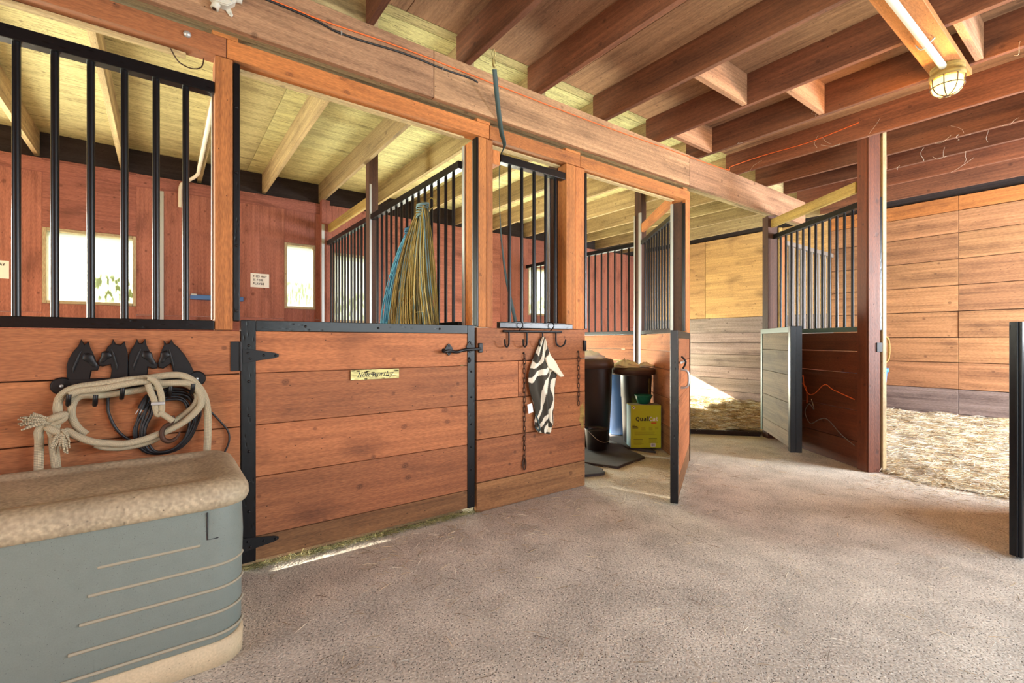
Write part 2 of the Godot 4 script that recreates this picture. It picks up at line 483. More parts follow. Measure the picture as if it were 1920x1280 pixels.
	# ceiling: panels, joists, blocking
	var ce := struct("ceiling", "plywood loft floor on dark red joists over the aisle and stalls", "ceiling")
	for side in 2:
		var z0 := -2.7 if side == 0 else -6.45
		var z1 := ZN + 0.1 if side == 0 else -2.7
		var x := XL
		while x < XE:
			var x2 := minf(x + (1.3 if side == 0 else 2.4), XE + 0.1)
			var z := z0
			var step := 2.44 if side == 0 else 1.22
			while z < z1 - 0.01:
				var z2 := minf(z + step, z1)
				box("plywood_panel", ce, Vector3(x, CY, z), Vector3(x2 - 0.003, CY + 0.03, z2 - 0.003), pick("deck" if side == 0 else "stalldeck"), 0.002)
				z = z2
			x = x2
	box("loft_cover", ce, Vector3(XL - 0.1, CY + 0.035, -6.5), Vector3(XE + 0.15, CY + 0.08, ZN + 0.15), M.dark[1])
	for x in [-3.6, -2.95, -2.3, -1.65, -1.0, -0.35, 0.3, 0.94, 1.58, 2.18, 2.87, 3.56, 4.19, 4.93, 5.58, 6.07, 6.68, 7.42]:
		box("joist", ce, Vector3(x - 0.02, JB, -2.72), Vector3(x + 0.02, CY, ZN), pick("joist"), 0.003)
	for x in [-3.57, -2.92, -2.27, -1.62, -0.97, -0.33, 0.33, 0.98, 1.63, 2.25, 2.93, 3.6, 4.25, 4.98, 5.63, 6.12, 6.73, 7.46]:
		box("joist", ce, Vector3(x - 0.02, JB, ZB - 0.1), Vector3(x + 0.02, CY, -2.64), pick("stalljoist"), 0.003)
	for q in [[2.89, 3.54, -1.81], [3.58, 4.17, -2.46], [3.58, 4.17, -1.52], [3.58, 4.17, -0.63], [5.6, 6.05, -1.62]]:
		box("joist_block", ce, Vector3(q[0], JB + 0.004, q[2] - 0.02), Vector3(q[1], CY, q[2] + 0.02), M.deck[2] if q[1] < 4.5 else M.joist[2], 0.003)
	for q in [[-0.9, 0.31], [0.35, 0.96], [5.65, 6.1]]:
		box("joist_block", ce, Vector3(q[0], JB, -2.66), Vector3(q[1], CY, -2.62), M.stalljoist[1], 0.003)

func glass(s: Vector2) -> Mesh:   # a sheet 6 mm thick, its picture once across
	var m := BoxMesh.new(); m.size = Vector3(s.x, s.y, 0.006)
	var A := m.get_mesh_arrays(); var V: PackedVector3Array = A[Mesh.ARRAY_VERTEX]; var U := PackedVector2Array()
	for v in V: U.append(Vector2(v.x / s.x + 0.5, 0.5 - v.y / s.y))
	A[Mesh.ARRAY_TEX_UV] = U
	var o := ArrayMesh.new(); o.add_surface_from_arrays(Mesh.PRIMITIVE_TRIANGLES, A)
	return o

func pane(k: int) -> StandardMaterial3D:
	var W := 128; var im := Image.create(W, W, false, Image.FORMAT_RGBA8)
	var n := FastNoiseLite.new(); n.seed = 40 + k; n.frequency = 0.05
	for y in W:
		for x in W:
			var c := Color(0.86, 0.89, 0.88, 0.85 if k == 3 else 0.45)
			var f := y / float(W)
			var low := smoothstep(0.52, 0.64, f) * (1.0 - 0.6 * smoothstep(0.9, 1.0, f))
			var moss := clampf((n.get_noise_2d(x * 2.0, y * 0.8) + 0.02) * 5.0, 0, 1) * low * (smoothstep(0.3, 0.65, x / float(W)) if k == 1 else 0.6)
			c = c.lerp(Color(0.42, 0.48, 0.26, 0.97), 0.85 * moss)
			if f < 0.06: c = c.lerp(Color(0.7, 0.7, 0.62, 0.9), 0.5)
			im.set_pixel(x, y, c)
	var m := StandardMaterial3D.new(); m.albedo_texture = ImageTexture.create_from_image(im)
	m.transparency = BaseMaterial3D.TRANSPARENCY_ALPHA; m.roughness = 0.6
	m.backlight_enabled = true; m.backlight = Color(0.4, 0.42, 0.4)
	return m

# ---------------------------------------------------------------- builders of barn woodwork
func plank_panel(called: String, label: String, a: Vector2, b: Vector2, ys: Array, kind: String, splits := [], category := "partition", thick := 0.035, group := "") -> Node3D:
	var L := a.distance_to(b)
	var t := thing(called, label, category, Vector3(a.x, 0, a.y), yaw(a, b), group)
	for i in ys.size() - 1:
		var xs := [0.0, L]
		if splits.size() > i and splits[i] > 0.0: xs = [0.0, splits[i], L]
		for j in xs.size() - 1:
			var d := rng.randf_range(0, 0.002)
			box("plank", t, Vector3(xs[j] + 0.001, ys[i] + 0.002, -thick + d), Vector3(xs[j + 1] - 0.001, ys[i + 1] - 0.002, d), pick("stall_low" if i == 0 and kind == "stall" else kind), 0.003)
	if "half wall" in label: box("backing", t, Vector3(0.002, ys[0], -thick - 0.012), Vector3(L - 0.002, ys[-1] - 0.003, -thick - 0.001), M.dark[0], 0.001)
	return t

func grille(called: String, label: String, a: Vector2, b: Vector2, y0: float, y1: float, xs: Array, r := 0.0125, m: Material = null, bottom: Material = null, group := "") -> Node3D:
	var L := a.distance_to(b)
	var t := thing(called, label, "grille", Vector3(a.x, 0, a.y), yaw(a, b), group)
	m = m if m else M.steel
	box("rail", t, Vector3(0, y1 - 0.055, -0.028), Vector3(L, y1, 0.028), m, 0.003)
	box("rail", t, Vector3(0, y0, -0.028), Vector3(L, y0 + 0.045, 0.028), bottom if bottom else m, 0.003)
	var key := "bar%f" % (y1 - y0)
	if not cache.has(key): cache[key] = done(tube([Vector3(0, 0, 0), Vector3(0, (y1 - y0 - 0.1), 0)], 1.0, 12))
	for x in xs:
		var o := add("bar", cache[key], m, t, Vector3(x, y0 + 0.045, 0))
		o.scale = Vector3(r, 1, r)
	return t

func even(L: float, step: float, s0 := -1.0) -> Array:
	var n := int(round(L / step)); var out := []
	for k in range(1, n): out.append(L * k / n)
	return out

func stall_door(label: String, hinge: Vector2, free: Vector2, ys: Array, kind: String, edge: Material, top: Material, flip := 1.0) -> Node3D:
	var L := hinge.distance_to(free)
	var t := thing("stall_door", label, "door", Vector3(hinge.x, 0, hinge.y), yaw(hinge, free))
	for i in ys.size() - 1:
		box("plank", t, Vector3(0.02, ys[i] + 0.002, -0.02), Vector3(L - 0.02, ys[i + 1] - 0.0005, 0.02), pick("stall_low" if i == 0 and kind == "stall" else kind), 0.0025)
	var hi: float = ys[-1]; var lo: float = ys[0]
	box("edge_channel", t, Vector3(0, lo, -0.026), Vector3(0.066, hi + 0.055, 0.026), edge, 0.003)
	box("edge_channel", t, Vector3(L - 0.056, lo, -0.026), Vector3(L, hi + 0.055, 0.026), edge, 0.003)
	box("top_channel", t, Vector3(0.066, hi, -0.0265), Vector3(L - 0.056, hi + 0.055, 0.0265), top, 0.003)
	return t

# ---------------------------------------------------------------- stall fronts and partitions
func fronts() -> void:
	plank_panel("plank_wall", "orange-red plank half wall under the wide barred grille, horse-head rack on it", Vector2(-2.2, ZF), Vector2(0.309, ZF), [0.0, 0.2, 0.465, 0.728, 0.99, 1.203], "stall", [], "partition")
	plank_panel("plank_wall", "orange-red plank half wall between the two front stall doors, chains hanging on it", Vector2(1.688, ZF), Vector2(2.71, ZF), [0.0, 0.2, 0.49, 0.754, 1.013, 1.245], "stall", [0, 0, 0, 0.35, 0, 0], "partition")
	var mid := get_child(get_child_count() - 1)
	box("latch_keeper", mid, Vector3(0.995, 1.075, 0.001), Vector3(1.02, 1.16, 0.02), M.iron, 0.003)
	var wp := PackedVector2Array()
	for k in 22:
		var g := TAU * k / 22
		wp.append(Vector2(0.993 + (0.024 if cos(g) > 0 else 0.045) * cos(g) * rng.randf_range(0.5, 1.0), 0.56 + 0.13 * sin(g) * rng.randf_range(0.7, 1.0)))
	add("worn_patch", slab(wp, 0.0012, 0.0004), M.yellow[0], mid, Vector3(0, 0, 0.002))
	# posts of the front
	var a := thing("stall_post", "square orange post between the wide grille and the closed stall door", "post")
	box("post_body", a, Vector3(0.202, 1.206, ZF - 0.13), Vector3(0.277, 2.53, ZF + 0.002), M.post[0])
	box("post_top", a, Vector3(0.19, 2.626, ZF - 0.12), Vector3(0.3, 2.66, ZF), M.post[1])
	box("edge_strip", a, Vector3(0.278, 1.25, ZF - 0.05), Vector3(0.307, 2.52, ZF + 0.004), M.steel)
	box("edge_strip", a, Vector3(0.196, 1.26, ZF - 0.14), Vector3(0.2015, 2.44, ZF - 0.09), M.galv)
	bolts(a, [Vector3(0.292, 1.3, ZF + 0.004), Vector3(0.292, 1.62, ZF + 0.004), Vector3(0.292, 1.98, ZF + 0.004), Vector3(0.292, 2.3, ZF + 0.004)])
	var b := thing("stall_post", "doubled orange post right of the closed stall door, steel strips on its edge", "post")
	box("post_body", b, Vector3(1.702, 1.247, ZF - 0.19), Vector3(1.768, 2.53, ZF), M.post[1])
	box("post_body", b, Vector3(1.771, 1.247, ZF - 0.12), Vector3(1.823, 2.53, ZF - 0.004), M.post[0])
	box("post_top", b, Vector3(1.69, 2.626, ZF - 0.12), Vector3(1.8, 2.66, ZF), M.post[2])
	box("edge_strip", b, Vector3(1.684, 1.25, ZF - 0.05), Vector3(1.701, 2.52, ZF + 0.004), M.steel)
	box("edge_strip", b, Vector3(1.695, 1.25, ZF - 0.068), Vector3(1.7015, 2.52, ZF - 0.055), M.galv)
	box("edge_strip", b, Vector3(1.69, 1.25, ZF - 0.2), Vector3(1.7015, 2.52, ZF - 0.165), M.galv)
	box("block", b, Vector3(1.824, 2.375, ZF - 0.1), Vector3(1.888, 2.475, ZF - 0.01), M.post[2])
	var c := thing("stall_post", "doubled orange post between the small grille and the open feed stall", "post")
	box("post_body", c, Vector3(2.507, 1.247, ZF - 0.1), Vector3(2.604, 2.53, ZF), M.post[1])
	box("post_body", c, Vector3(2.606, 1.247, ZF - 0.1), Vector3(2.71, 2.53, ZF - 0.003), M.post[2])
	box("back_board", c, Vector3(2.5, 0, ZF - 0.2), Vector3(2.7, 2.6, ZF - 0.102), M.brownpost[0])
	box("post_top", c, Vector3(2.5, 2.626, ZF - 0.12), Vector3(2.66, 2.66, ZF), M.post[2])
	box("edge_strip", c, Vector3(2.711, 1.25, ZF - 0.05), Vector3(2.735, 2.5, ZF), M.steel)
	box("edge_strip", c, Vector3(2.49, 1.25, ZF - 0.215), Vector3(2.4985, 2.5, ZF - 0.18), M.galv)
	var d := thing("stall_post", "narrow orange end post carrying the half-open feed stall door", "post")
	box("post_body", d, Vector3(4.09, 0, ZF - 0.14), Vector3(4.165, 2.62, ZF), M.post[1])
	box("side_board", d, Vector3(4.083, 1.25, ZF - 0.13), Vector3(4.0895, 2.52, ZF - 0.035), M.brownpost[1])
	box("edge_strip", d, Vector3(4.076, 1.25, ZF - 0.033), Vector3(4.0895, 2.5, ZF - 0.002), M.steel)
	box("edge_strip", d, Vector3(4.076, 0.1, ZF - 0.165), Vector3(4.0895, 2.52, ZF - 0.132), M.galv)
	box("post_top", d, Vector3(4.05, 2.626, ZF - 0.12), Vector3(4.12, 2.66, ZF), M.post[2])
	var tp := thing("top_plate", "long orange top plate running over the stall fronts under the heavy beam", "beam")
	var xs := [-2.3, 0.25, 1.79, 2.66, 4.15]
	for k in 4:
		box("plate_board", tp, Vector3(xs[k] + 0.001, 2.531, ZF - 0.09), Vector3(xs[k + 1] - 0.001, 2.625, ZF + 0.004), M.post[(k + 1) % 3] if k else M.stall[0])
		box("under_strip", tp, Vector3(xs[k] + 0.06, 2.515, ZF - 0.1), Vector3(xs[k + 1] - 0.16, 2.53, ZF - 0.06), M.stalljoist[2])
	bolts(tp, [Vector3(0.092, 2.582, ZF + 0.004)], 0.016, M.galv)
	add("wire_loop", done(tube(smooth([Vector3(0.03, 2.52, ZF - 0.05), Vector3(0.06, 2.47, ZF - 0.05), Vector3(0.11, 2.455, ZF - 0.05), Vector3(0.15, 2.475, ZF - 0.05), Vector3(0.16, 2.52, ZF - 0.05)], 4), 0.003, 6)), M.rust, tp)
	var bm := thing("ceiling_beam", "heavy built-up timber beam carrying the ceiling joists above the stall fronts", "beam")
	var cx := [-4.0, 1.335, 4.05, 6.62]
	for k in 3: box("beam_ply", bm, Vector3(cx[k] + 0.0015, 2.645, -2.638), Vector3(cx[k + 1] - 0.0015, JB, -2.6), M.beam[k % 2], 0.003)
	cx = [-4.0, 2.6, 5.0, 6.6]
	for p in 2:
		for k in 3: box("beam_ply", bm, Vector3(cx[k] + 0.001, 2.645 + 0.004 * p, -2.678 - 0.04 * p), Vector3(cx[k + 1] - 0.001, JB, -2.64 - 0.04 * p), M.stalljoist[k % 2], 0.003)
	# grilles of the front
	var bx := []
	for k in range(0, 18): bx.append(0.088 - 0.1118 * k + 2.0)
	bx = bx.filter(func(v): return v > 0.05)
	grille("bar_grille", "wide black bar grille over the half wall with the horse-head rack", Vector2(-2.0, ZF - 0.03), Vector2(0.2, ZF - 0.03), 1.206, 2.402, bx, 0.0138)
	var sg := grille("bar_grille", "small black bar grille between the two front stall doors", Vector2(1.89, ZF - 0.03), Vector2(2.5, ZF - 0.03), 1.244, 2.455, [0.093, 0.203, 0.318, 0.432, 0.528], 0.0125)
	box("shelf_rail", sg, Vector3(-0.035, 1.244, 0.031), Vector3(0.655, 1.282, 0.062), M.steel, 0.004)
	# first partition, between the first two stalls
	plank_panel("partition_planks", "red plank lower half of the first stall partition", Vector2(1.69, -2.88), Vector2(1.69, ZB), [0.0, 0.3, 0.6, 0.9, 1.24], "back", [])
	grille("bar_grille", "black bar grille on the near half of the first partition, twine bundles on it", Vector2(1.69, -2.87), Vector2(1.69, -4.6), 1.245, 2.42, even(1.73, 0.118), 0.012)
	grille("bar_grille", "backlit bar grille on the far half of the first partition", Vector2(1.69, -4.72), Vector2(1.69, -6.18), 1.245, 2.42, even(1.46, 0.112), 0.012)
	var e := thing("partition_post", "brown post in the middle of the first partition, rising to the ceiling", "post")
	box("post_body", e, Vector3(1.652, 0, -4.71), Vector3(1.745, CY, -4.61), M.brownpost[1])
	box("edge_strip", e, Vector3(1.655, 1.0, -4.6095), Vector3(1.675, 2.72, -4.604), M.galv)
	var f := thing("partition_post", "red post at the back wall where the first partition ends", "post")
	box("post_body", f, Vector3(1.6, 0, ZB + 0.003), Vector3(1.7, 2.93, ZB + 0.1), M.back[0])
	box("edge_strip", f, Vector3(1.597, 1.2, ZB + 0.1005), Vector3(1.632, 2.62, ZB + 0.106), M.galv)
	var h := thing("header_board", "yellow header board over the far half of the first partition", "board")
	box("board", h, Vector3(1.672, 2.53, ZB + 0.11), Vector3(1.71, 2.625, -4.712), M.yellow[0])
	# second partition: diagonal near the aisle, then straight back
	var G := Vector2(4.93, -3.86); var D := Vector2(4.12, -2.82)
	plank_panel("partition_planks", "red plank lower half of the diagonal partition behind the feed bins", D, Vector2(4.9, -3.81), [0.0, 0.28, 0.57, 0.86, 1.05, 1.235], "stall")
	grille("bar_grille", "closely spaced black bar grille on the diagonal partition behind the open feed stall door", D, Vector2(4.88, -3.79), 1.24, 2.43, even(1.23, 0.105), 0.0125)
	var hd := thing("header_board", "orange header board over the diagonal grille behind the open feed stall door", "board", Vector3(D.x, 0, D.y), yaw(D, G))
	box("board", hd, Vector3(0.0, 2.53, -0.02), Vector3(1.22, 2.64, 0.02), M.post[0])
	plank_panel("partition_planks", "red plank lower half of the straight partition at the back of the feed stall", Vector2(4.93, -3.92), Vector2(4.93, ZB), [0.0, 0.3, 0.6, 0.9, 1.05, 1.235], "stall")
	grille("bar_grille", "black bar grille at the back of the feed stall, seen through its doorway", Vector2(4.92, -3.93), Vector2(4.92, -6.2), 1.24, 2.43, even(2.27, 0.122), 0.0125)
	var g := thing("partition_post", "brown corner post behind the feed bins with two pale metal strips", "post", Vector3(4.92, 0, -3.87))
	box("post_body", g, Vector3(-0.05, 0, -0.045), Vector3(0.06, CY, 0.055), M.brownpost[0])
	box("edge_strip", g, Vector3(-0.062, 0.5, -0.05), Vector3(-0.0505, 2.76, -0.03), M.galv)
	box("edge_strip", g, Vector3(-0.07, 0.5, 0.03), Vector3(-0.0505, 2.78, 0.068), M.galv)
	# third partition: diagonal between the corner stall and the straw stall
	var I := Vector2(5.09, -1.54); var Hh := Vector2(5.84, -2.62)
	plank_panel("partition_planks", "dark red plank lower half of the diagonal partition beside the straw stall", I, Hh, [0.0, 0.24, 0.52, 0.86, 1.06, 1.235], "redwood", [], "partition", 0.03)
	grille("bar_grille", "black bar grille with green-grey rails on the diagonal partition beside the straw stall", I, Hh, 1.24, 2.42, even(1.31, 0.1), 0.0125, M.steel, M.greensteel)
	var h3 := thing("header_board", "yellow header board above the green-railed diagonal grille", "board", Vector3(I.x, 0, I.y), yaw(I, Hh))
	box("board", h3, Vector3(0.0, 2.5, -0.055), Vector3(1.34, 2.6, -0.015), M.yellow[1])
	var ph := thing("partition_post", "dark brown post under the far end of the heavy beam", "post", Vector3(5.86, 0, -2.68), yaw(I, Hh))
	box("post_body", ph, Vector3(-0.06, 0, -0.07), Vector3(0.06, 2.643, 0.05), M.brownpost[0])
	box("side_board", ph, Vector3(-0.075, 0, 0.051), Vector3(-0.03, 2.5, 0.095), M.yellow[0])
	box("side_board", ph, Vector3(-0.06, 0, 0.096), Vector3(-0.03, 2.42, 0.15), M.post[0])
	var pi := thing("stall_post", "tall red-brown post at the mouth of the straw stall with a cream edge", "post", Vector3(5.07, 0, -1.47), yaw(I, Hh))
	box("post_body", pi, Vector3(-0.06, 0, -0.075), Vector3(0.05, CY, 0.055), M.redwood[2])
	box("front_board", pi, Vector3(-0.076, 0, -0.07), Vector3(-0.0605, CY, 0.035), M.redwood[0])
	box("edge_strip", pi, Vector3(-0.07, 1.25, 0.0355), Vector3(-0.0605, 2.42, 0.058), M.steel)
	box("edge_board", pi, Vector3(-0.075, 0.0, 0.059), Vector3(0.02, CY - 0.02, 0.095), M.cream)
	box("latch_plate", pi, Vector3(-0.084, 1.06, 0.0), Vector3(-0.0765, 1.14, 0.05), M.iron)
	add("pull_handle", done(tube(smooth([Vector3(-0.03, 0.95, 0.095), Vector3(-0.03, 1.0, 0.15), Vector3(-0.03, 1.16, 0.15), Vector3(-0.03, 1.21, 0.095)], 4), 0.008, 8)), M.yellow[0], pi)
	plank_panel("partition_planks", "red plank lower half of the wall between the corner stall and straw stall", Vector2(5.98, -2.70), Vector2(XE, -2.70), [0.0, 0.3, 0.6, 0.9, 1.2], "redwood")
	M.dusty = mat(c8(120, 112, 104), 0.6)
	grille("bar_grille", "dusty pale bar grille between the corner stall and the straw stall", Vector2(6.0, -2.72), Vector2(XE, -2.72), 1.24, 2.42, even(1.8, 0.115), 0.014, M.dusty)
	# threshold of the corner stall
	var T0 := Vector2(4.98, -3.74); var T1 := Vector2(5.8, -2.78)
	var th := thing("threshold_board", "dark threshold board across the corner stall doorway", "board", Vector3(T0.x, 0, T0.y), yaw(T0, T1))
	box("board", th, Vector3(0, 0, -0.04), Vector3(T0.distance_to(T1), 0.055, 0.0), M.dark[0])
	# doors
	var d1 := stall_door("closed orange-red plank stall door with a brass nameplate and black steel edges", Vector2(0.311, ZF - 0.026), Vector2(1.674, ZF - 0.026), [0.045, 0.165, 0.465, 0.728, 0.99, 1.202], "stall", M.steel, M.steel)
	door_hinge(d1, 1.08); door_hinge(d1, 0.14)
	for y in [0.12, 0.3, 0.45, 0.6, 0.78, 0.95, 1.13]: bolts(d1, [Vector3(1.335, y, 0.026), Vector3(0.035, y, 0.026)])
	bolts(d1, [Vector3(0.3, 1.23, 0.0265), Vector3(0.7, 1.228, 0.0265), Vector3(1.1, 1.23, 0.0265)])
	door_latch(d1)
	var d2 := stall_door("half-open red plank door of the feed stall seen almost edge-on", Vector2(4.075, ZF + 0.03), Vector2(2.885, -1.975), [0.012, 0.165, 0.465, 0.728, 0.99, 1.175], "stall", M.steel, M.steel)
	var L2 := Vector2(4.075, ZF + 0.03).distance_to(Vector2(2.885, -1.975))
	door_pull(d2, L2 - 0.4, -0.024)
	var d3 := stall_door("weathered grey plank door swung open beside the dark red partition", Vector2(5.75, -2.72), Vector2(4.775, -1.93), [0.11, 0.26, 0.545, 0.82, 1.06, 1.24], "grey", M.steel, M.greensteel)
	for ch in d3.get_children():
		if ch.name == "edge_channel": ch.material_override = M.greensteel
	box("stop_strip", d3, Vector3(1.2, 0.11, 0.027), Vector3(1.262, 1.295, 0.075), M.steel)
	var d4 := stall_door("open black steel-edged door at the right end of the aisle", Vector2(4.9, -0.1), Vector2(3.625, -0.41), [0.012, 0.165, 0.465, 0.728, 0.99, 1.2], "stall", M.steel, M.steel)
	d4.name = "stall_door"
	box("edge_rib", d4, Vector3(1.313, 0.012, -0.012), Vector3(1.322, 1.255, -0.004), M.steel)
	plank_panel("plank_wall", "plank half wall closing the straw stall, outside the frame", Vector2(5.05, ZN), Vector2(5.05, 0.0), [0.0, 0.2, 0.49, 0.754, 1.013, 1.245], "redwood")
	var hp := thing("stall_post", "hinge post of the open black-edged door, outside the frame", "post")
	box("post_body", hp, Vector3(4.91, 0, -0.12), Vector3(5.03, 2.93, 0.0), M.post[2])

func door_hinge(d: Node3D, y: float) -> void:
	var p := PackedVector2Array([Vector2(0.005, y + 0.035), Vector2(0.03, y + 0.032), Vector2(0.15, y + 0.013), Vector2(0.17, y + 0.004), Vector2(0.17, y - 0.008), Vector2(0.15, y - 0.016), Vector2(0.06, y - 0.028), Vector2(0.005, y - 0.04)])
	var s := add("strap_hinge", slab(p, 0.005, 0.001), M.iron, d, Vector3(0, 0, 0.0268))
	bolts(s, [Vector3(0.03, y + 0.012, 0.005), Vector3(0.04, y - 0.015, 0.005), Vector3(0.1, y, 0.005), Vector3(0.155, y - 0.002, 0.005)], 0.006)
	box("hinge_leaf", d, Vector3(-0.045, y - 0.075, 0.0265), Vector3(-0.004, y + 0.07, 0.033), M.iron, 0.001)
	cyl("hinge_pin", d, Vector3(-0.002, y - 0.075, 0.034), Vector3(-0.002, y + 0.07, 0.034), 0.006, M.iron)

func door_latch(d: Node3D) -> void:
	var z := 0.027
	for q in [[1.165, 1.098], [1.325, 1.115]]:
		var pl := PackedVector2Array()
		for k in 12:
			var r := 0.026 + 0.014 * absf(cos(2.0 * TAU * k / 12))
			pl.append(Vector2(q[0] + r * 0.75 * cos(TAU * k / 12), q[1] + r * sin(TAU * k / 12)))
		var s := add("latch_plate", slab(pl, 0.004, 0.001), M.iron, d, Vector3(0, 0, z))
		bolts(s, [Vector3(q[0], q[1] + 0.024, 0.004), Vector3(q[0], q[1] - 0.024, 0.004)], 0.005)
	add("latch_bar", done(tube(smooth([Vector3(1.11, 1.1, z + 0.03), Vector3(1.12, 1.085, z + 0.02), Vector3(1.165, 1.09, z + 0.012), Vector3(1.21, 1.082, z + 0.02), Vector3(1.27, 1.094, z + 0.014), Vector3(1.325, 1.098, z + 0.012), Vector3(1.4, 1.1, z + 0.014)], 5), 0.0105, 8)), M.iron, d)
	box("keeper", d, Vector3(1.385, 1.075, 0.027), Vector3(1.415, 1.14, 0.046), M.iron, 0.005)
	add("ring", done(tube(smooth([Vector3(1.318, 1.045, z), Vector3(1.308, 1.03, z + 0.008), Vector3(1.316, 1.012, z + 0.003), Vector3(1.326, 1.025, z + 0.008)], 4, true), 0.003, 6, true)), M.iron, d)

func door_pull(d: Node3D, x: float, z: float) -> void:
	add("latch_bar", done(tube([Vector3(x - 0.05, 1.0, z - 0.02), Vector3(x + 0.35, 1.0, z - 0.02)], 0.008, 8)), M.galv, d)
	add("pull_handle", done(tube(smooth([Vector3(x + 0.12, 0.94, z), Vector3(x + 0.12, 0.92, z - 0.05), Vector3(x + 0.12, 0.82, z - 0.05), Vector3(x + 0.12, 0.8, z)], 4), 0.009, 8)), M.galv, d)
	add("latch_hook", done(tube(smooth([Vector3(x + 0.2, 1.04, z - 0.01), Vector3(x + 0.2, 1.0, z - 0.04), Vector3(x + 0.2, 0.95, z - 0.02)], 4), 0.007, 8)), M.iron, d)

# ---------------------------------------------------------------- things on and round the fronts
func hangings() -> void:
	# horse-head rack
	var rk := thing("horse_rack", "black iron rack with four horse heads above coiled rope", "rack", Vector3(0, 0, ZF + 0.003))
	var heads := ["-0.274,1.159 -0.263,1.136 -0.251,1.15 -0.246,1.124 -0.237,1.102 -0.227,1.065 -0.216,1.044 -0.222,1.026 -0.241,1.028 -0.248,0.981 -0.306,0.975 -0.318,1.004 -0.319,1.048 -0.313,1.076 -0.299,1.108 -0.283,1.132",
		"-0.172,1.161 -0.163,1.139 -0.147,1.136 -0.133,1.151 -0.13,1.131 -0.124,1.103 -0.122,1.067 -0.121,0.991 -0.181,0.988 -0.177,1.028 -0.18,1.051 -0.204,1.043 -0.217,1.046 -0.221,1.063 -0.212,1.079 -0.196,1.111 -0.189,1.129 -0.178,1.139",
		"-0.091,1.162 -0.084,1.143 -0.073,1.142 -0.062,1.163 -0.058,1.136 -0.047,1.107 -0.034,1.07 -0.018,1.048 -0.02,1.029 -0.038,1.027 -0.051,1.039 -0.055,0.987 -0.119,0.991 -0.12,1.062 -0.117,1.092 -0.109,1.118 -0.099,1.138",
		"0.003,1.157 0.014,1.139 0.023,1.141 0.032,1.16 0.042,1.139 0.058,1.124 0.082,1.089 0.104,1.045 0.12,1.004 0.122,0.979 0.042,0.983 0.038,1.015 0.03,1.05 0.002,1.026 -0.015,1.033 -0.016,1.054 -0.008,1.088 -0.003,1.114 0.005,1.133"]
	var ne := [Vector2(-0.262, 1.098), Vector2(-0.185, 1.105), Vector2(-0.066, 1.105), Vector2(0.016, 1.105)]
	var mz := [Vector2(-0.228, 1.045), Vector2(-0.21, 1.063), Vector2(-0.032, 1.05), Vector2(-0.006, 1.055)]
	for k in 4:
		var P := PackedVector2Array()
		for v in path(heads[k], 0): P.append(Vector2(v.x, v.y))
		var hd := add("horse_head", slab(P, 0.014, 0.004), M.iron, rk)
		# cheek, muzzle and mane relief
		var st := SurfaceTool.new(); st.begin(Mesh.PRIMITIVE_TRIANGLES)
		var c: Vector2 = ne[k]; var q: Vector2 = mz[k]
		var pts := []; var rr := []
		var prof := [0.003, 0.014, 0.02, 0.021, 0.018, 0.014, 0.012, 0.012, 0.01, 0.004]
		for i in 10:
			var t := i / 9.0 * 1.12 - 0.06
			pts.append(Vector3(lerpf(c.x, q.x, t), lerpf(c.y, q.y, t), 0)); rr.append(prof[i] * 0.95)
		tube(pts, rr, 12, false, st)
		var ck := add("cheek", done(st), M.iron, hd, Vector3(0, 0, 0.0125)); ck.scale = Vector3(1, 1, 0.4)
		for i in 5:
			var bx: float = c.x + (c.x - q.x) * (0.35 + 0.12 * i)
			add("mane_lock", done(tube([Vector3(bx, c.y + 0.012 - 0.012 * i, 0.013), Vector3(bx + (c.x - q.x) * 0.25, c.y - 0.012 - 0.013 * i, 0.016), Vector3(bx + (c.x - q.x) * 0.2, c.y - 0.035 - 0.012 * i, 0.013)], [0.002, 0.004, 0.001], 6)), M.iron, hd)
		add("eye", lathe([Vector2(0.0035, 0), Vector2(0.003, 0.003), Vector2(0.001, 0.005)], 8), M.steel, hd, Vector3(lerpf(c.x, q.x, 0.12), lerpf(c.y, q.y, 0.12) + 0.007, 0.0195)).rotation.x = PI / 2
	box("rack_bar", rk, Vector3(-0.33, 0.945, 0), Vector3(0.13, 0.993, 0.016), M.iron, 0.004)
	for c in [Vector2(-0.333, 0.967), Vector2(0.129, 0.976)]:
		var o := add("end_disc", lathe([Vector2(0.036, 0), Vector2(0.036, 0.012), Vector2(0.03, 0.016)], 20), M.iron, rk, Vector3(c.x, c.y, 0)); o.rotation.x = PI / 2
		bolts(rk, [Vector3(c.x, c.y, 0.016)], 0.007, M.galv)
	for c in [Vector2(-0.308, 0.915), Vector2(-0.227, 0.908), Vector2(-0.141, 0.93), Vector2(0.023, 0.928), Vector2(0.106, 0.937)]:
		add("coat_hook", done(tube(smooth([Vector3(c.x, 0.955, 0.012), Vector3(c.x, c.y - 0.01, 0.03), Vector3(c.x, c.y - 0.022, 0.06), Vector3(c.x + 0.004, c.y + 0.0, 0.088), Vector3(c.x + 0.006, c.y + 0.022, 0.09)], 4), 0.0085, 8)), M.iron, rk)
	# rope
	var rp := thing("coiled_rope", "thick tan rope coiled over the horse-head rack, frayed knots at its left", "rope")
	var A := smooth(path("0.166,0.64 0.169,0.733 0.167,0.832 0.152,0.904 0.116,0.965 0.072,0.995 0.016,0.999 -0.046,0.99 -0.126,0.984 -0.202,0.973 -0.275,0.963 -0.31,0.949 -0.332,0.922 -0.338,0.885 -0.337,0.847 -0.344,0.81 -0.353,0.778 -0.348,0.716 -0.34,0.62", -2.605, 0.01), 5)
	add("rope_strand", done(tube(A, 0.0155, 10, false, null, Vector2(3, 60))), M.rope, rp)
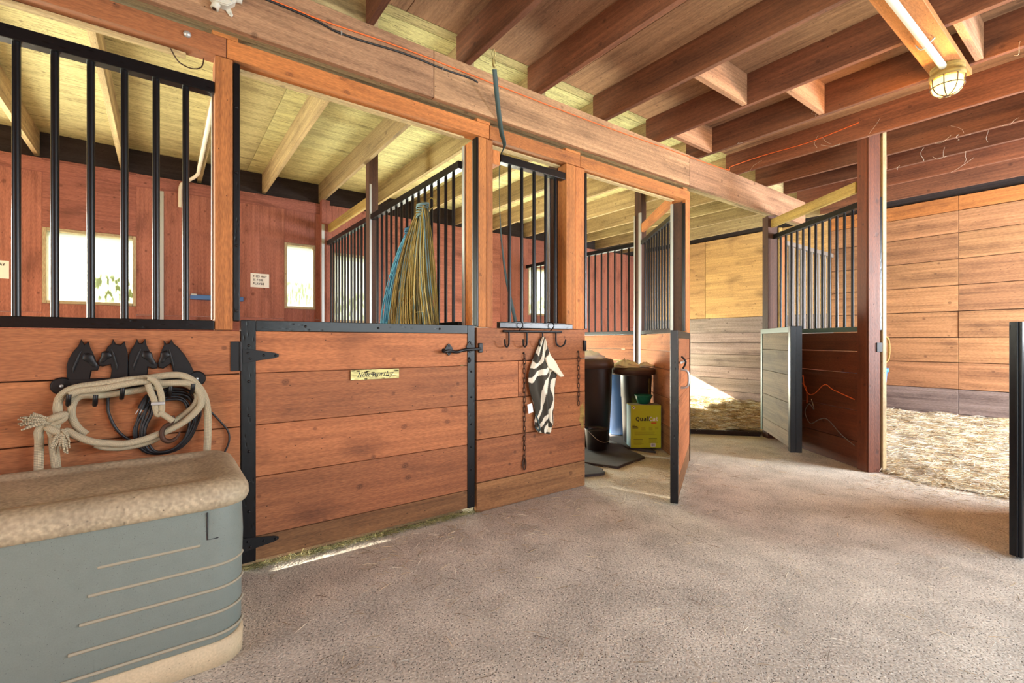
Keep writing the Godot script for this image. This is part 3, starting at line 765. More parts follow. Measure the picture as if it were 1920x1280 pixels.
	var B := smooth(path("-0.391,0.62 -0.39,0.75 -0.39,0.796 -0.376,0.818 -0.357,0.835 -0.334,0.846 -0.319,0.847 -0.327,0.836 -0.348,0.824 -0.356,0.802 -0.348,0.772 -0.331,0.773 -0.31,0.789 -0.282,0.767 -0.231,0.737 -0.179,0.723 -0.126,0.716 -0.066,0.724 -0.013,0.743 0.038,0.764 0.094,0.8 0.134,0.845 0.143,0.877 0.136,0.915 0.107,0.955 0.059,0.965 -0.005,0.966 -0.066,0.977 -0.133,0.968 -0.202,0.954 -0.268,0.949 -0.303,0.934", -2.59, 0.012), 5)
	add("rope_strand", done(tube(B, 0.0145, 10, false, null, Vector2(3, 90))), M.rope, rp)
	var Cc := smooth(path("-0.253,0.766 -0.278,0.793 -0.296,0.833 -0.299,0.872 -0.289,0.909 -0.264,0.927 -0.224,0.924 -0.179,0.926 -0.126,0.932 -0.062,0.941 -0.013,0.951 0.038,0.961 0.09,0.953 0.121,0.922 0.13,0.889 0.116,0.852 0.081,0.818 0.046,0.789 0.029,0.77 -0.025,0.719 -0.086,0.701 -0.145,0.696 -0.194,0.705 -0.224,0.719", -2.615, 0.008), 5)
	add("rope_strand", done(tube(Cc, 0.014, 10, false, null, Vector2(3, 80))), M.rope, rp)
	for q in [[Vector3(-0.362, 0.838, -2.58), Vector3(-0.055, 0.012, 0.02), 46], [Vector3(-0.318, 0.79, -2.58), Vector3(-0.006, -0.05, 0.02), 30]]:
		var st := SurfaceTool.new(); st.begin(Mesh.PRIMITIVE_TRIANGLES)
		for k in q[2]:
			var dir: Vector3 = q[1] * rng.randf_range(0.7, 1.15) + Vector3(rng.randf_range(-1, 1), rng.randf_range(-1.2, 0.9), rng.randf_range(-0.3, 1)) * 0.024
			var p: Vector3 = q[0] + Vector3(rng.randf_range(-1, 1), rng.randf_range(-1, 1), rng.randf_range(-1, 1)) * 0.01
			tube([p, p + dir * 0.5 + Vector3(0, 0.003, 0.004), p + dir], [0.005, 0.0046, 0.003], 6, false, st)
		add("frayed_end", done(st), M.rope, rp).set_meta("kind", "stuff")
	for q in [[Vector3(-0.342, 0.846, -2.592), 0.5], [Vector3(-0.349, 0.797, -2.592), -0.7]]:
		var l := []
		for k in 14:
			var g := TAU * k / 14
			l.append(q[0] + Vector3(0.006 * cos(g) * sin(q[1]) + 0.021 * cos(g), 0.021 * cos(g) * sin(q[1]) + 0.004 * sin(g), 0.021 * sin(g)))
		add("knot", done(tube(l, 0.0145, 10, true, null, Vector2(3, 20))), M.rope, rp)
	var lead := thing("lead_rope", "tan lead rope clamped into a loop, rusty iron hook at its end", "rope")
	add("rope_strand", done(tube(smooth(path("-0.051,0.966 -0.041,0.93 -0.029,0.894 -0.025,0.863 -0.017,0.832 -0.005,0.841 -0.003,0.871 -0.005,0.913 -0.017,0.959 -0.037,0.986 -0.053,0.992", -2.57), 5), 0.0125, 9, false, null, Vector2(3, 40))), M.rope, lead)
	add("rope_strand", done(tube(smooth(path("-0.012,0.842 0.016,0.818 0.037,0.798", -2.566), 4), 0.0125, 9, false, null, Vector2(3, 10))), M.rope, lead)
	box("clamp", lead, Vector3(-0.041, 0.873, -2.588), Vector3(0.008, 0.888, -2.554), M.galv, 0.006)
	add("iron_hook", done(tube(smooth(path("0.037,0.821 0.033,0.791 0.01,0.778 -0.003,0.753 0.002,0.722 0.022,0.709 0.045,0.717 0.058,0.736 0.062,0.751", -2.572), 5), [0.007, 0.0075, 0.0075, 0.008, 0.008, 0.008, 0.008, 0.0085, 0.009, 0.009, 0.009, 0.009, 0.0095, 0.0095, 0.01, 0.01, 0.01, 0.01, 0.01, 0.01, 0.01, 0.01, 0.01, 0.01, 0.01, 0.0095, 0.0095, 0.009, 0.009, 0.0085, 0.008, 0.007, 0.006, 0.0055, 0.005, 0.0045, 0.004, 0.0035, 0.003, 0.002, 0.001], 8)), M.rust, lead)
	# black cord
	var cd := thing("power_cord", "black power cord coiled behind the rope, its plug hanging free", "cord")
	var base := path("-0.067,0.859 -0.087,0.809 -0.093,0.759 -0.083,0.706 -0.055,0.671 -0.005,0.659 0.055,0.672 0.099,0.715 0.126,0.772 0.135,0.831 0.099,0.921 0.016,0.937 -0.046,0.909", -2.65)
	for k in 5:
		var l := []
		for i in base.size():
			var p: Vector3 = base[i]
			l.append(Vector3(0.02 + (p.x - 0.02) * (1.06 - 0.09 * k) + rng.randf_range(-0.004, 0.004), 0.78 + (p.y - 0.79) * (1.04 - 0.05 * k) - 0.004 * k, -2.652 + 0.005 * k + rng.randf_range(-0.002, 0.002)))
		add("cord_loop", done(tube(smooth(l, 4, true), 0.0055, 7, true)), M.cord, cd)
	add("cord_loop", done(tube(smooth(path("-0.187,0.93 -0.189,0.879 -0.185,0.839 -0.166,0.782 -0.135,0.736 -0.08,0.69", -2.655), 5), 0.006, 7)), M.cord, cd)
	add("cord_loop", done(tube(smooth(path("0.025,0.912 0.064,0.905 0.104,0.877 0.172,0.828 0.229,0.756 0.255,0.714 0.26,0.674 0.248,0.63 0.22,0.58", -2.655), 5), 0.0045, 7)), M.cord, cd)
	var pg := add("plug", done(tube([Vector3(-0.053, 0.915, -2.62), Vector3(-0.062, 0.893, -2.615), Vector3(-0.071, 0.868, -2.61), Vector3(-0.077, 0.855, -2.608)], [0.007, 0.012, 0.014, 0.013], 8)), M.cord, cd)
	for s in [-1, 1]: cyl("prong", pg, Vector3(-0.078 + 0.006 * s, 0.856, -2.608), Vector3(-0.087 + 0.007 * s, 0.836, -2.605), 0.0018, M.galv, 6)
	# name plate
	var np := thing("name_plaque", "narrow brass nameplate with dark script on the closed stall door", "sign", Vector3(0.993, 0.96, ZF + 0.0005))
	add("plate", bmesh(Vector3(0.288, 0.058, 0.005), 0.0015), M.brass, np, Vector3(0, 0, 0.0025))
	add("lettering", text("Noteworthy", 0.037, 0.35, "Droid Serif"), M.ink, np, Vector3(0.0, 0.0, 0.0056))
	# hook rail, cloth
	var hr := thing("hook_rail", "black iron rail with four J hooks under the small grille", "hook rail", Vector3(0, 0, ZF + 0.002))
	cyl("rail", hr, Vector3(1.895, 1.222, 0.014), Vector3(2.44, 1.222, 0.014), 0.009, M.iron)
	for x in [2.03, 2.32]:
		add("hanger", done(tube(smooth([Vector3(x, 1.222, 0.014), Vector3(x, 1.26, 0.062), Vector3(x, 1.288, 0.045), Vector3(x, 1.29, -0.01)], 4), 0.004, 6)), M.iron, hr)
	for q in [[1.945, -1], [2.105, -1], [2.252, -1], [2.385, 1]]:
		var x: float = q[0]; var k: float = q[1]
		add("hook", done(tube(smooth([Vector3(x, 1.222, 0.014), Vector3(x, 1.16, 0.014), Vector3(x + 0.006 * k, 1.128, 0.018), Vector3(x + 0.03 * k, 1.112, 0.03), Vector3(x + 0.056 * k, 1.128, 0.045), Vector3(x + 0.064 * k, 1.165, 0.052)], 5), 0.0062, 8)), M.iron, hr)
	cloth()
	# chains
	for q in [[2.085, 1.062, 0.27, "long rusty chain with a snap hanging left of the striped cloth"], [2.627, 1.066, 0.66, "short rusty chain hanging right of the striped cloth"]]:
		var ch := thing("hanging_chain", q[3], "chain", Vector3(q[0], 0, ZF + 0.012))
		if not cache.has("link"):
			var l := []
			for k in 14:
				var g := TAU * k / 14
				l.append(Vector3(0.0085 * cos(g), 0.0145 * sin(g) + 0.007 * signf(sin(g)), 0))
			cache.link = done(tube(l, 0.0028, 6, true))
		var y: float = q[1]; var k := 0
		while y > q[2]:
			add("link", cache.link, M.rust, ch, Vector3(0.002 * sin(k * 1.7), y - 0.02, 0), 0.35 + (PI / 2 if k % 2 else 0.0))
			y -= 0.0345; k += 1
		bolts(ch, [Vector3(0, q[1] + 0.004, -0.008)], 0.008)
		if q[2] < 0.4: add("snap", done(tube(smooth([Vector3(0, 0.31, 0), Vector3(-0.016, 0.28, 0), Vector3(-0.008, 0.235, 0.004), Vector3(0.008, 0.24, 0.004), Vector3(0.014, 0.285, 0)], 5, true), 0.0045, 6, true)), M.rust, ch)
	# strap from the joist down to the small grille
	var sp := thing("hanging_strap", "dark green twisted strap hanging by a snap hook from a ceiling joist", "strap")
	var pts := smooth([Vector3(1.675, 2.86, -2.44), Vector3(1.72, 2.8, -2.49), Vector3(1.79, 2.68, -2.56), Vector3(1.86, 2.58, -2.625), Vector3(1.915, 2.515, -2.665), Vector3(1.935, 2.47, -2.74), Vector3(1.95, 2.3, -2.78), Vector3(1.96, 1.95, -2.775), Vector3(2.0, 1.65, -2.775), Vector3(2.06, 1.42, -2.775), Vector3(2.1, 1.27, -2.775)], 5)
	var rings := []
	for i in pts.size():
		var t := float(i) / pts.size()
		var a := t * 3.4 + 0.1
		var w := 0.0155
		var s := Vector3(cos(a), 0.25, sin(a)).normalized() * w
		var n := s.cross(Vector3(0, 1, 0)).normalized() * 0.0016
		rings.append(PackedVector3Array([pts[i] - s - n, pts[i] + s - n, pts[i] + s + n, pts[i] - s + n]))
	add("webbing", done(loft(rings)), M.strap, sp)
	add("snap_hook", done(tube(smooth([Vector3(1.675, 2.87, -2.44), Vector3(1.668, 2.885, -2.435), Vector3(1.66, 2.905, -2.43), Vector3(1.655, 2.92, -2.42)], 4), [0.006, 0.008, 0.01, 0.011, 0.012, 0.012, 0.012, 0.012, 0.011, 0.01, 0.009, 0.007, 0.005], 8)), M.brass, sp)
	add("ring", done(tube(smooth([Vector3(1.64, 2.955, -2.40), Vector3(1.66, 2.94, -2.41), Vector3(1.655, 2.91, -2.42), Vector3(1.635, 2.925, -2.41)], 5, true), 0.003, 6, true)), M.brass, sp)
	# beam: junction box, cable, twine
	var jb := thing("junction_box", "old pale grey electrical box screwed to the heavy beam", "electrical box", Vector3(0.22, 2.775, -2.598))
	var oct := PackedVector2Array()
	for k in 8: oct.append(Vector2(0.062 * cos(TAU * (k + 0.5) / 8), 0.062 * sin(TAU * (k + 0.5) / 8)))
	add("box_body", slab(oct, 0.042, 0.004), M.box_grey, jb)
	var o2 := PackedVector2Array()
	for p in oct: o2.append(p * 0.97)
	add("cover", slab(o2, 0.006, 0.002), M.box_grey, jb, Vector3(0, 0, 0.0425))
	for g in [-1.9, 0.1, PI]:
		var dr := Vector3(cos(g), sin(g), 0)
		var hub := add("hub", done(tube([dr * 0.056 + Vector3(0, 0, 0.02), dr * 0.084 + Vector3(0, 0, 0.02), dr * 0.085 + Vector3(0, 0, 0.02)], [0.017, 0.017, 0.012], 14)), M.box_grey, jb)
		cyl("hub_plug", hub, dr * 0.083 + Vector3(0, 0, 0.02), dr * 0.088 + Vector3(0, 0, 0.02), 0.009, M.rust)
	for g in [-1.05, 2.1]:
		var dr := Vector3(cos(g), sin(g), 0)
		add("ear", slab(PackedVector2Array([Vector2(dr.x, dr.y) * 0.05 + Vector2(-dr.y, dr.x) * 0.014, Vector2(dr.x, dr.y) * 0.085 + Vector2(-dr.y, dr.x) * 0.009, Vector2(dr.x, dr.y) * 0.092, Vector2(dr.x, dr.y) * 0.085 - Vector2(-dr.y, dr.x) * 0.009, Vector2(dr.x, dr.y) * 0.05 - Vector2(-dr.y, dr.x) * 0.014]), 0.005, 0.001), M.box_grey, jb)
	bolts(jb, [Vector3(0.035, -0.03, 0.0485), Vector3(-0.035, 0.03, 0.0485), Vector3(0.04, -0.068, 0.005)], 0.005, M.galv)
	var kc := thing("black_cable", "dark cable stapled along the top of the heavy beam", "cable")
	add("cable", done(tube(smooth(path("-2.5,2.86 -1.2,2.845 0.437,2.842 0.775,2.815 1.144,2.84 1.39,2.838 1.582,2.846 1.65,2.838", -2.594, 0.002), 5), 0.0055, 7)), M.cord, kc)
	for x in [0.775, 1.39]: box("staple", kc, Vector3(x - 0.003, 2.806 if x < 1 else 2.83, -2.5995), Vector3(x + 0.003, 2.826 if x < 1 else 2.848, -2.585), M.galv, 0.001)
	var tw := thing("orange_twine", "orange twine strung along the upper edge of the heavy beam", "twine")
	add("twine", done(tube(smooth([Vector3(-1.0, 2.86, -2.595), Vector3(0.437, 2.85, -2.595), Vector3(0.665, 2.846, -2.595), Vector3(1.144, 2.868, -2.594), Vector3(1.773, 2.87, -2.594), Vector3(2.647, 2.875, -2.594), Vector3(3.6, 2.9, -2.594), Vector3(4.66, 2.93, -2.592), Vector3(4.72, 2.96, -2.55), Vector3(4.85, 3.02, -2.3), Vector3(4.9, 3.03, -1.9), Vector3(4.905, 3.07, -1.5)], 6), 0.0035, 6)), M.orange, tw)
	# twine on the dark red partition
	var I := Vector2(5.09, -1.54); var Hh := Vector2(5.84, -2.62)
	var t2 := thing("orange_twine", "orange twine hanging on the dark red diagonal partition", "twine", Vector3(I.x, 0, I.y), yaw(I, Hh))
	var zz := -0.037
	add("twine", done(tube(smooth([Vector3(0.03, 0.62, zz), Vector3(0.3, 0.68, zz), Vector3(0.42, 0.72, zz), Vector3(0.55, 0.62, zz - 0.01), Vector3(0.66, 0.6, zz), Vector3(0.72, 0.68, zz - 0.01), Vector3(0.75, 0.79, zz), Vector3(0.77, 0.72, zz - 0.012), Vector3(0.7, 0.66, zz), Vector3(0.69, 0.5, zz)], 5), 0.004, 6)), M.orange, t2)
	var t3 := thing("grey_twine", "loose grey twine loop hanging below the orange twine on the partition", "twine", Vector3(I.x, 0, I.y), yaw(I, Hh))
	add("twine", done(tube(smooth([Vector3(0.62, 0.55, zz), Vector3(0.58, 0.45, zz), Vector3(0.64, 0.5, zz - 0.01), Vector3(0.72, 0.4, zz), Vector3(0.62, 0.3, zz - 0.012), Vector3(0.5, 0.36, zz), Vector3(0.38, 0.38, zz), Vector3(0.2, 0.27, zz), Vector3(0.03, 0.2, zz)], 5), 0.004, 6)), M.dusty, t3)
	# twine bundles on the first partition
	bundle("pale blue baler twine bundle hung on the bars behind the closed stall door", Vector3(1.6, 2.05, -3.5), -4.05, -3.4, 1.12, M.twineb, 300, 0.07)
	bundle("tall olive baler twine bundle tied at the top beside the blue one", Vector3(1.57, 2.17, -3.22), -3.74, -2.9, 1.1, M.twinet, 460, 0.09)
	# hay signs
	for q in [[Vector3(0.924, 1.871, ZB + 0.001), ["THIS HAY", "IS FOR", "PLAYER"], "white paper notice with three lines left of the narrow window"], [Vector3(-1.235, 1.81, ZB + 0.001), ["THIS HAY", "IS FOR"], "white paper notice cut by the left edge of the picture"]]:
		var sn := thing("hay_notice", q[2], "sign", q[0])
		box("sheet", sn, Vector3(-0.098, -0.082, 0), Vector3(0.098, 0.082, 0.002), M.paper, 0.0005)
		for k in q[1].size():
			var l := add("lettering", text(q[1][k], 0.034, 0.0, "Droid Sans", true), M.ink, sn, Vector3(0, 0.047 - 0.043 * k, 0.0028))
			l.position.x = -0.075 + l.mesh.get_aabb().size.x / 2.0
	# left stall extras
	var cn := thing("conduit", "pale conduit bent from the stall ceiling down the back wall", "pipe")
	add("pipe", done(tube(smooth([Vector3(0.3, 2.925, -3.0), Vector3(0.3, 2.925, -4.2), Vector3(0.3, 2.92, -5.7), Vector3(0.29, 2.9, -5.95), Vector3(0.2, 2.87, -6.18), Vector3(0.155, 2.82, -6.215), Vector3(0.15, 2.6, -6.22)], 5), 0.017, 8)), M.bag, cn)
	var gs := thing("metal_strip", "tall galvanized strip on the back wall right of the mossy window", "strip")
	box("strip", gs, Vector3(-0.025, 1.3, ZB + 0.0005), Vector3(0.01, 2.75, ZB + 0.012), M.galv, 0.002)
	var bs := thing("blue_rail", "blue plastic rail low on the back wall seen through the wide grille", "rail")
	box("rail", bs, Vector3(0.24, 1.61, ZB + 0.001), Vector3(0.75, 1.665, ZB + 0.05), M.blue, 0.008)
	box("bracket", bs, Vector3(0.25, 1.655, ZB + 0.051), Vector3(0.3, 1.672, ZB + 0.055), M.galv, 0.002)

func bundle(label: String, top: Vector3, z0: float, z1: float, y: float, mats: Array, n: int, thick: float) -> void:
	var t := thing("twine_bundle", label, "twine bundle")
	for m in mats.size():
		var st := SurfaceTool.new(); st.begin(Mesh.PRIMITIVE_TRIANGLES)
		for k in int(n / float(mats.size())):
			var u := rng.randf(); var w := rng.randf_range(-1, 1)
			var e := Vector3(top.x - 0.02 - thick * 0.8 * rng.randf(), y + rng.randf_range(-0.06, 0.05), lerpf(z0, z1, u))
			var p0 := top + Vector3(rng.randf_range(-0.03, 0.02), rng.randf_range(-0.04, 0.02), rng.randf_range(-0.035, 0.035))
			var pts := []
			for i in 9:
				var f := i / 8.0
				var p := p0.lerp(e, f)
				p.z = lerpf(p0.z, e.z, pow(f, 0.62)) + 0.012 * sin(f * 7.0 + w * 9.0) * f
				p.x -= thick * (0.5 + 0.5 * w) * sin(f * PI) * 0.7
				pts.append(p)
			tube(pts, rng.randf_range(0.0026, 0.005), 4, false, st)
			if k % 9 == 0:
				var a: Vector3 = pts[3 + rng.randi() % 4]
				tube([a, a + Vector3(-0.03, rng.randf_range(-0.1, 0.05), rng.randf_range(-0.12, 0.12))], 0.002, 4, false, st)
		add("strands", done(st), mats[m], t).set_meta("kind", "stuff")
	var wr := SurfaceTool.new(); wr.begin(Mesh.PRIMITIVE_TRIANGLES)
	for k in 9:
		var l := []
		for i in 12:
			var g := TAU * i / 12
			l.append(top + Vector3(0.045 * cos(g) - 0.01, -0.09 + 0.012 * k + 0.01 * sin(g + k), 0.05 * sin(g)))
		tube(l, 0.004, 5, true, wr)
	add("tie", done(wr), mats[mats.size() - 1], t)
	add("hanging_loop", done(tube(smooth([top + Vector3(0.0, -0.02, 0.02), top + Vector3(0.05, 0.06, 0.02), top + Vector3(0.1, 0.02, 0), top + Vector3(0.05, -0.02, -0.02)], 4, true), 0.004, 6, true)), mats[0], t)

func cloth() -> void:
	# a folded striped fly sheet: rings from top to bottom, its front pleated
	var W := 128; var im := Image.create(W, W * 2, false, Image.FORMAT_RGB8)
	var n := FastNoiseLite.new(); n.seed = 5; n.frequency = 0.009; n.fractal_octaves = 2
	for y in W * 2:
		for x in W:
			var s := sin((y * 0.03 + x * 0.022) * 3.8 + 6.5 * n.get_noise_2d(x * 1.2, y * 0.8)) - 0.12
			im.set_pixel(x, y, Color8(232, 222, 200) if s > 0.0 else Color8(62, 56, 46))
	var m := mat(Color.WHITE, 0.85, [ImageTexture.create_from_image(im)])
	var t := thing("striped_cloth", "cream and dark zebra-striped cloth hanging folded from a J hook", "cloth", Vector3(0, 0, ZF + 0.006))
	var lv := [[1.186, 2.245, 2.262], [1.15, 2.222, 2.275], [1.09, 2.185, 2.3], [1.02, 2.15, 2.335], [0.96, 2.12, 2.365], [0.905, 2.106, 2.385], [0.87, 2.104, 2.37], [0.8, 2.116, 2.36], [0.72, 2.148, 2.356], [0.66, 2.165, 2.35], [0.62, 2.172, 2.342], [0.57, 2.165, 2.346], [0.53, 2.17, 2.345], [0.5, 2.19, 2.31], [0.488, 2.2, 2.29]]
	var rings := []
	for i in 57:
		var f := i / 56.0 * (lv.size() - 1)
		var k := mini(int(f), lv.size() - 2); var g := f - k
		var y: float = lerpf(lv[k][0], lv[k + 1][0], g); var a: float = lerpf(lv[k][1], lv[k + 1][1], g); var b: float = lerpf(lv[k][2], lv[k + 1][2], g)
		var R := PackedVector3Array()
		for j in 32:
			var u := j / 31.0
			var dep := 0.052 * pow(sin(PI * clampf(u, 0.02, 0.98)), 0.5) * (0.5 + 0.5 * minf(1.0, i / 14.0))
			dep += (0.013 * sin(u * 15.0 + i * 0.05) + 0.008 * sin(u * 27.0 - i * 0.1)) * sin(PI * u) * minf(1.0, i / 8.0)
			R.append(Vector3(lerpf(a, b, u), y - 0.02 * u * (1.0 if i > 50 else 0.0), 0.012 + dep))
		for j in 8:
			var u := 1.0 - (j + 0.5) / 8.0
			R.append(Vector3(lerpf(a, b, u), y, 0.004))
		rings.append(R)
	add("fabric", done(loft(rings, true, true, Vector2(1.3, 1.0))), m, t)
	var flap := PackedVector2Array([Vector2(2.225, 1.03), Vector2(2.262, 1.06), Vector2(2.325, 1.0), Vector2(2.362, 0.945), Vector2(2.408, 0.892), Vector2(2.372, 0.886), Vector2(2.31, 0.93), Vector2(2.25, 0.96)])
	add("flap", slab(flap, 0.012, 0.004), mat(c8(226, 214, 190), 0.85), t, Vector3(0, 0, 0.068))
	add("hanging_loop", done(tube(smooth([Vector3(2.25, 1.18, 0.03), Vector3(2.256, 1.135, 0.05), Vector3(2.268, 1.12, 0.035), Vector3(2.262, 1.16, 0.02)], 4, true), 0.003, 6, true)), M.strap, t)
	var tg := add("care_tag", bmesh(Vector3(0.044, 0.066, 0.0015), 0.0005), M.paper, t, Vector3(2.12, 0.67, 0.03))
	tg.rotation.z = 0.16
	add("trim_strap", done(tube(smooth([Vector3(2.17, 0.62, 0.03), Vector3(2.185, 0.56, 0.045), Vector3(2.2, 0.5, 0.04), Vector3(2.165, 0.53, 0.03)], 4), 0.006, 6)), M.strap, t)

# ---------------------------------------------------------------- deck box
func rrect(x0: float, x1: float, z0: float, z1: float, r: float, y: float, n := 8) -> PackedVector3Array:
	var out := PackedVector3Array()
	var c := [Vector2(x1 - r, z1 - r), Vector2(x0 + r, z1 - r), Vector2(x0 + r, z0 + r), Vector2(x1 - r, z0 + r)]
	for q in 4:
		for k in n + 1:
			var g := PI / 2 * (q + float(k) / n)
			out.append(Vector3(c[q].x + r * cos(g), y, c[q].y + r * sin(g)))
	return out

func deck_box() -> void:
	var t := thing("deck_box", "large grey plastic deck box with a dusty tan lid in the left foreground", "storage box")
	var x0 := -1.12; var x1 := 0.245; var z0 := -2.6; var z1 := -1.945
	var R := []
	for q in [[0.0, 0.012], [0.006, 0.002], [0.085, 0.0], [0.09, 0.008]]: R.append(rrect(x0 + q[1], x1 - q[1], z0 + q[1], z1 - q[1], 0.1, q[0]))
	add("base", done(loft(R)), M.plastic_tan, t)
	R = []
	for q in [[0.088, 0.012], [0.1, 0.006], [0.3, 0.004], [0.45, 0.0], [0.57, 0.004]]: R.append(rrect(x0 + q[1], x1 - q[1], z0 + q[1], z1 - q[1], 0.1, q[0]))
	add("body", done(loft(R, true, true, Vector2(4, 1))), M.plastic_grey, t)
	R = []
	for q in [[0.562, 0.004, 0.1], [0.566, -0.012, 0.115], [0.585, -0.02, 0.12], [0.612, -0.018, 0.12], [0.635, -0.004, 0.11], [0.648, 0.02, 0.09], [0.653, 0.05, 0.08], [0.65, 0.085, 0.07], [0.642, 0.1, 0.06], [0.64, 0.14, 0.05], [0.643, 0.2, 0.04]]: R.append(rrect(x0 + q[1], x1 - q[1], z0 + q[1], z1 - q[1], q[2], q[0]))
	add("lid", done(loft(R)), tri(mat(c8(216, 200, 170), 0.65, rough_tex(87, 0.55, 1.0, 400, 512), 0.3), 0.9), t)
	# moulded ledges across the front and round the corner
	for q in [[-0.163, 0.445, 0.195], [-0.185, 0.363, 1.0], [-0.205, 0.28, 1.0], [-0.23, 0.197, 1.0], [-0.25, 0.118, 1.0]]:
		var pts := []
		var zf := z1 - 0.003
		var xe: float = minf(q[2], x1 - 0.1)
		for k in 12: pts.append(Vector3(lerpf(q[0], xe if q[2] > 0.5 else 0.105, k / 11.0), q[1], zf))
		if q[2] > 0.5:
			for k in range(1, 9):
				var g := PI / 2 * (1.0 - k / 9.0)
				pts.append(Vector3(x1 - 0.103 + 0.1 * cos(g), q[1], z1 - 0.103 + 0.1 * sin(g)))
		add("moulded_ledge", done(tube(pts, 0.0055, 6)), M.dust, t)
	# corner panel joint
	add("corner_seam", done(tube([Vector3(0.125, 0.555, z1 + 0.0005), Vector3(0.125, 0.46, z1 - 0.001), Vector3(0.155, 0.46, z1 - 0.002), Vector3(0.2, 0.462, z1 - 0.028)], 0.0025, 5)), M.cord, t)

# ---------------------------------------------------------------- feed stall
func feed_stall() -> void:
	var b1 := thing("feed_bin", "tall dark bin just inside the feed stall doorway, open bags on top", "bin", Vector3(3.8, 0.02, -3.68))
	add("bin_body", lathe([Vector2(0.2, 0), Vector2(0.215, 0.01), Vector2(0.245, 0.6), Vector2(0.25, 0.85)], 28), M.bin, b1)
	add("rim", lathe([Vector2(0.25, 0.84), Vector2(0.268, 0.845), Vector2(0.27, 0.9), Vector2(0.262, 0.91), Vector2(0.26, 0.93), Vector2(0.24, 0.94)], 28), M.binlid, b1)
	var b2 := thing("feed_bin", "dark bin with a wide brown lid behind the yellow carton", "bin", Vector3(4.29, 0.02, -3.43))
	add("bin_body", lathe([Vector2(0.13, 0), Vector2(0.14, 0.01), Vector2(0.16, 0.5), Vector2(0.166, 0.51), Vector2(0.175, 0.8)], 28), M.bin, b2)
	add("lid", lathe([Vector2(0.225, 0.76), Vector2(0.243, 0.765), Vector2(0.246, 0.81), Vector2(0.24, 0.82), Vector2(0.22, 0.835), Vector2(0.1, 0.842)], 28), M.binlid, b2, Vector3(-0.03, 0, -0.02))
	box("label_strip", b2, Vector3(0.0, 0.55, 0.168), Vector3(0.02, 0.72, 0.176), M.brass, 0.001)
	var dr := thing("blue_drum", "blue plastic drum between the two dark feed bins", "drum", Vector3(4.54, 0.02, -3.9))
	add("drum_body", lathe([Vector2(0.14, 0), Vector2(0.155, 0.012), Vector2(0.16, 0.2), Vector2(0.165, 0.21), Vector2(0.165, 0.5), Vector2(0.17, 0.51), Vector2(0.165, 0.74), Vector2(0.15, 0.76)], 26), M.blue, dr)
	# crumpled bags
	for q in [[Vector3(3.8, 0.965, -3.68), 0.18, "white feed bag folded open on top of the tall dark bin", M.paper], [Vector3(4.2, 0.864, -3.5), 0.17, "crumpled cream paper bag lying on the wide brown bin lid", M.bag], [Vector3(4.36, 0.866, -3.36), 0.1, "flat grey plastic bag on the right of the wide brown bin lid", M.box_grey]]:
		var t := thing("feed_bag", q[2], "bag", q[0])
		var R := []
		var n := FastNoiseLite.new(); n.seed = int(q[1] * 100); n.frequency = 3.0
		for i in 7:
			var f := i / 6.0; var ring := PackedVector3Array()
			for k in 22:
				var g := TAU * k / 22
				var r: float = q[1] * (cos(f * 1.45)) * (1.0 + 0.35 * n.get_noise_2d(cos(g) + i * 0.2, sin(g)))
				ring.append(Vector3(r * 1.15 * cos(g), f * q[1] * 0.42 * (1.0 + 0.8 * n.get_noise_2d(cos(g) * 2.0, sin(g) * 2.0 + 5.0)), r * 0.9 * sin(g)))
			R.append(ring)
		var st := loft(R); st.generate_normals()
		add("paper", st.commit(), q[3], t)
	var bk := thing("feed_bucket", "small black bucket standing in front of the tall dark bin", "bucket", Vector3(3.6, 0.04, -3.38))
	add("bucket_body", lathe([Vector2(0.095, 0), Vector2(0.1, 0.004), Vector2(0.122, 0.2), Vector2(0.127, 0.205), Vector2(0.127, 0.215), Vector2(0.118, 0.215), Vector2(0.112, 0.19)], 24), M.bin, bk)
	add("bail", done(tube(smooth([Vector3(-0.122, 0.2, 0), Vector3(-0.09, 0.12, 0.1), Vector3(0, 0.09, 0.125), Vector3(0.09, 0.12, 0.1), Vector3(0.122, 0.2, 0)], 5), 0.003, 6)), M.galv, bk)
	# carton
	var c := thing("yellow_carton", "yellow cardboard carton with black lettering in front of the dark bins", "carton", Vector3(4.13, 0.03, -3.2), -0.62)
	var w := 0.32; var h := 0.45; var d := 0.17
	add("carton_body", bmesh(Vector3(w, h, d), 0.004), M.carton, c, Vector3(0, h / 2, 0))
	add("side_print", bmesh(Vector3(0.003, h - 0.01, d - 0.01), 0.001), M.carton_blue, c, Vector3(-w / 2 - 0.0005, h / 2, 0))
	add("side_print", bmesh(Vector3(0.003, h - 0.01, d - 0.01), 0.001), M.carton_blue, c, Vector3(w / 2 + 0.0005, h / 2, 0))
	var top := [[-0.5, 0.02, 0.48, 0.03], [0.02, -0.48, 0.48, 0.03]]
	box("flap", c, Vector3(-w / 2 + 0.004, h, -d / 2 + 0.004), Vector3(-0.002, h + 0.004, d / 2 - 0.004), M.dust, 0.001)
	box("flap", c, Vector3(0.002, h, -d / 2 + 0.004), Vector3(w / 2 - 0.004, h + 0.004, d / 2 - 0.004), M.dust, 0.001)
	var z := d / 2 + 0.0006
	add("lettering", text("Quali", 0.06, 0.0, "Droid Sans", true), M.ink, c, Vector3(-0.034, 0.305, z))
	add("lettering", text("Cat", 0.06, 0.0, "Droid Sans", true), M.paper, c, Vector3(0.078, 0.305, z))
	box("print_band", c, Vector3(0.055, 0.258, z - 0.001), Vector3(0.11, 0.27, z + 0.0005), mat(c8(210, 70, 30), 0.6), 0.0002)
	var dm := mat(c8(60, 62, 22), 0.7)
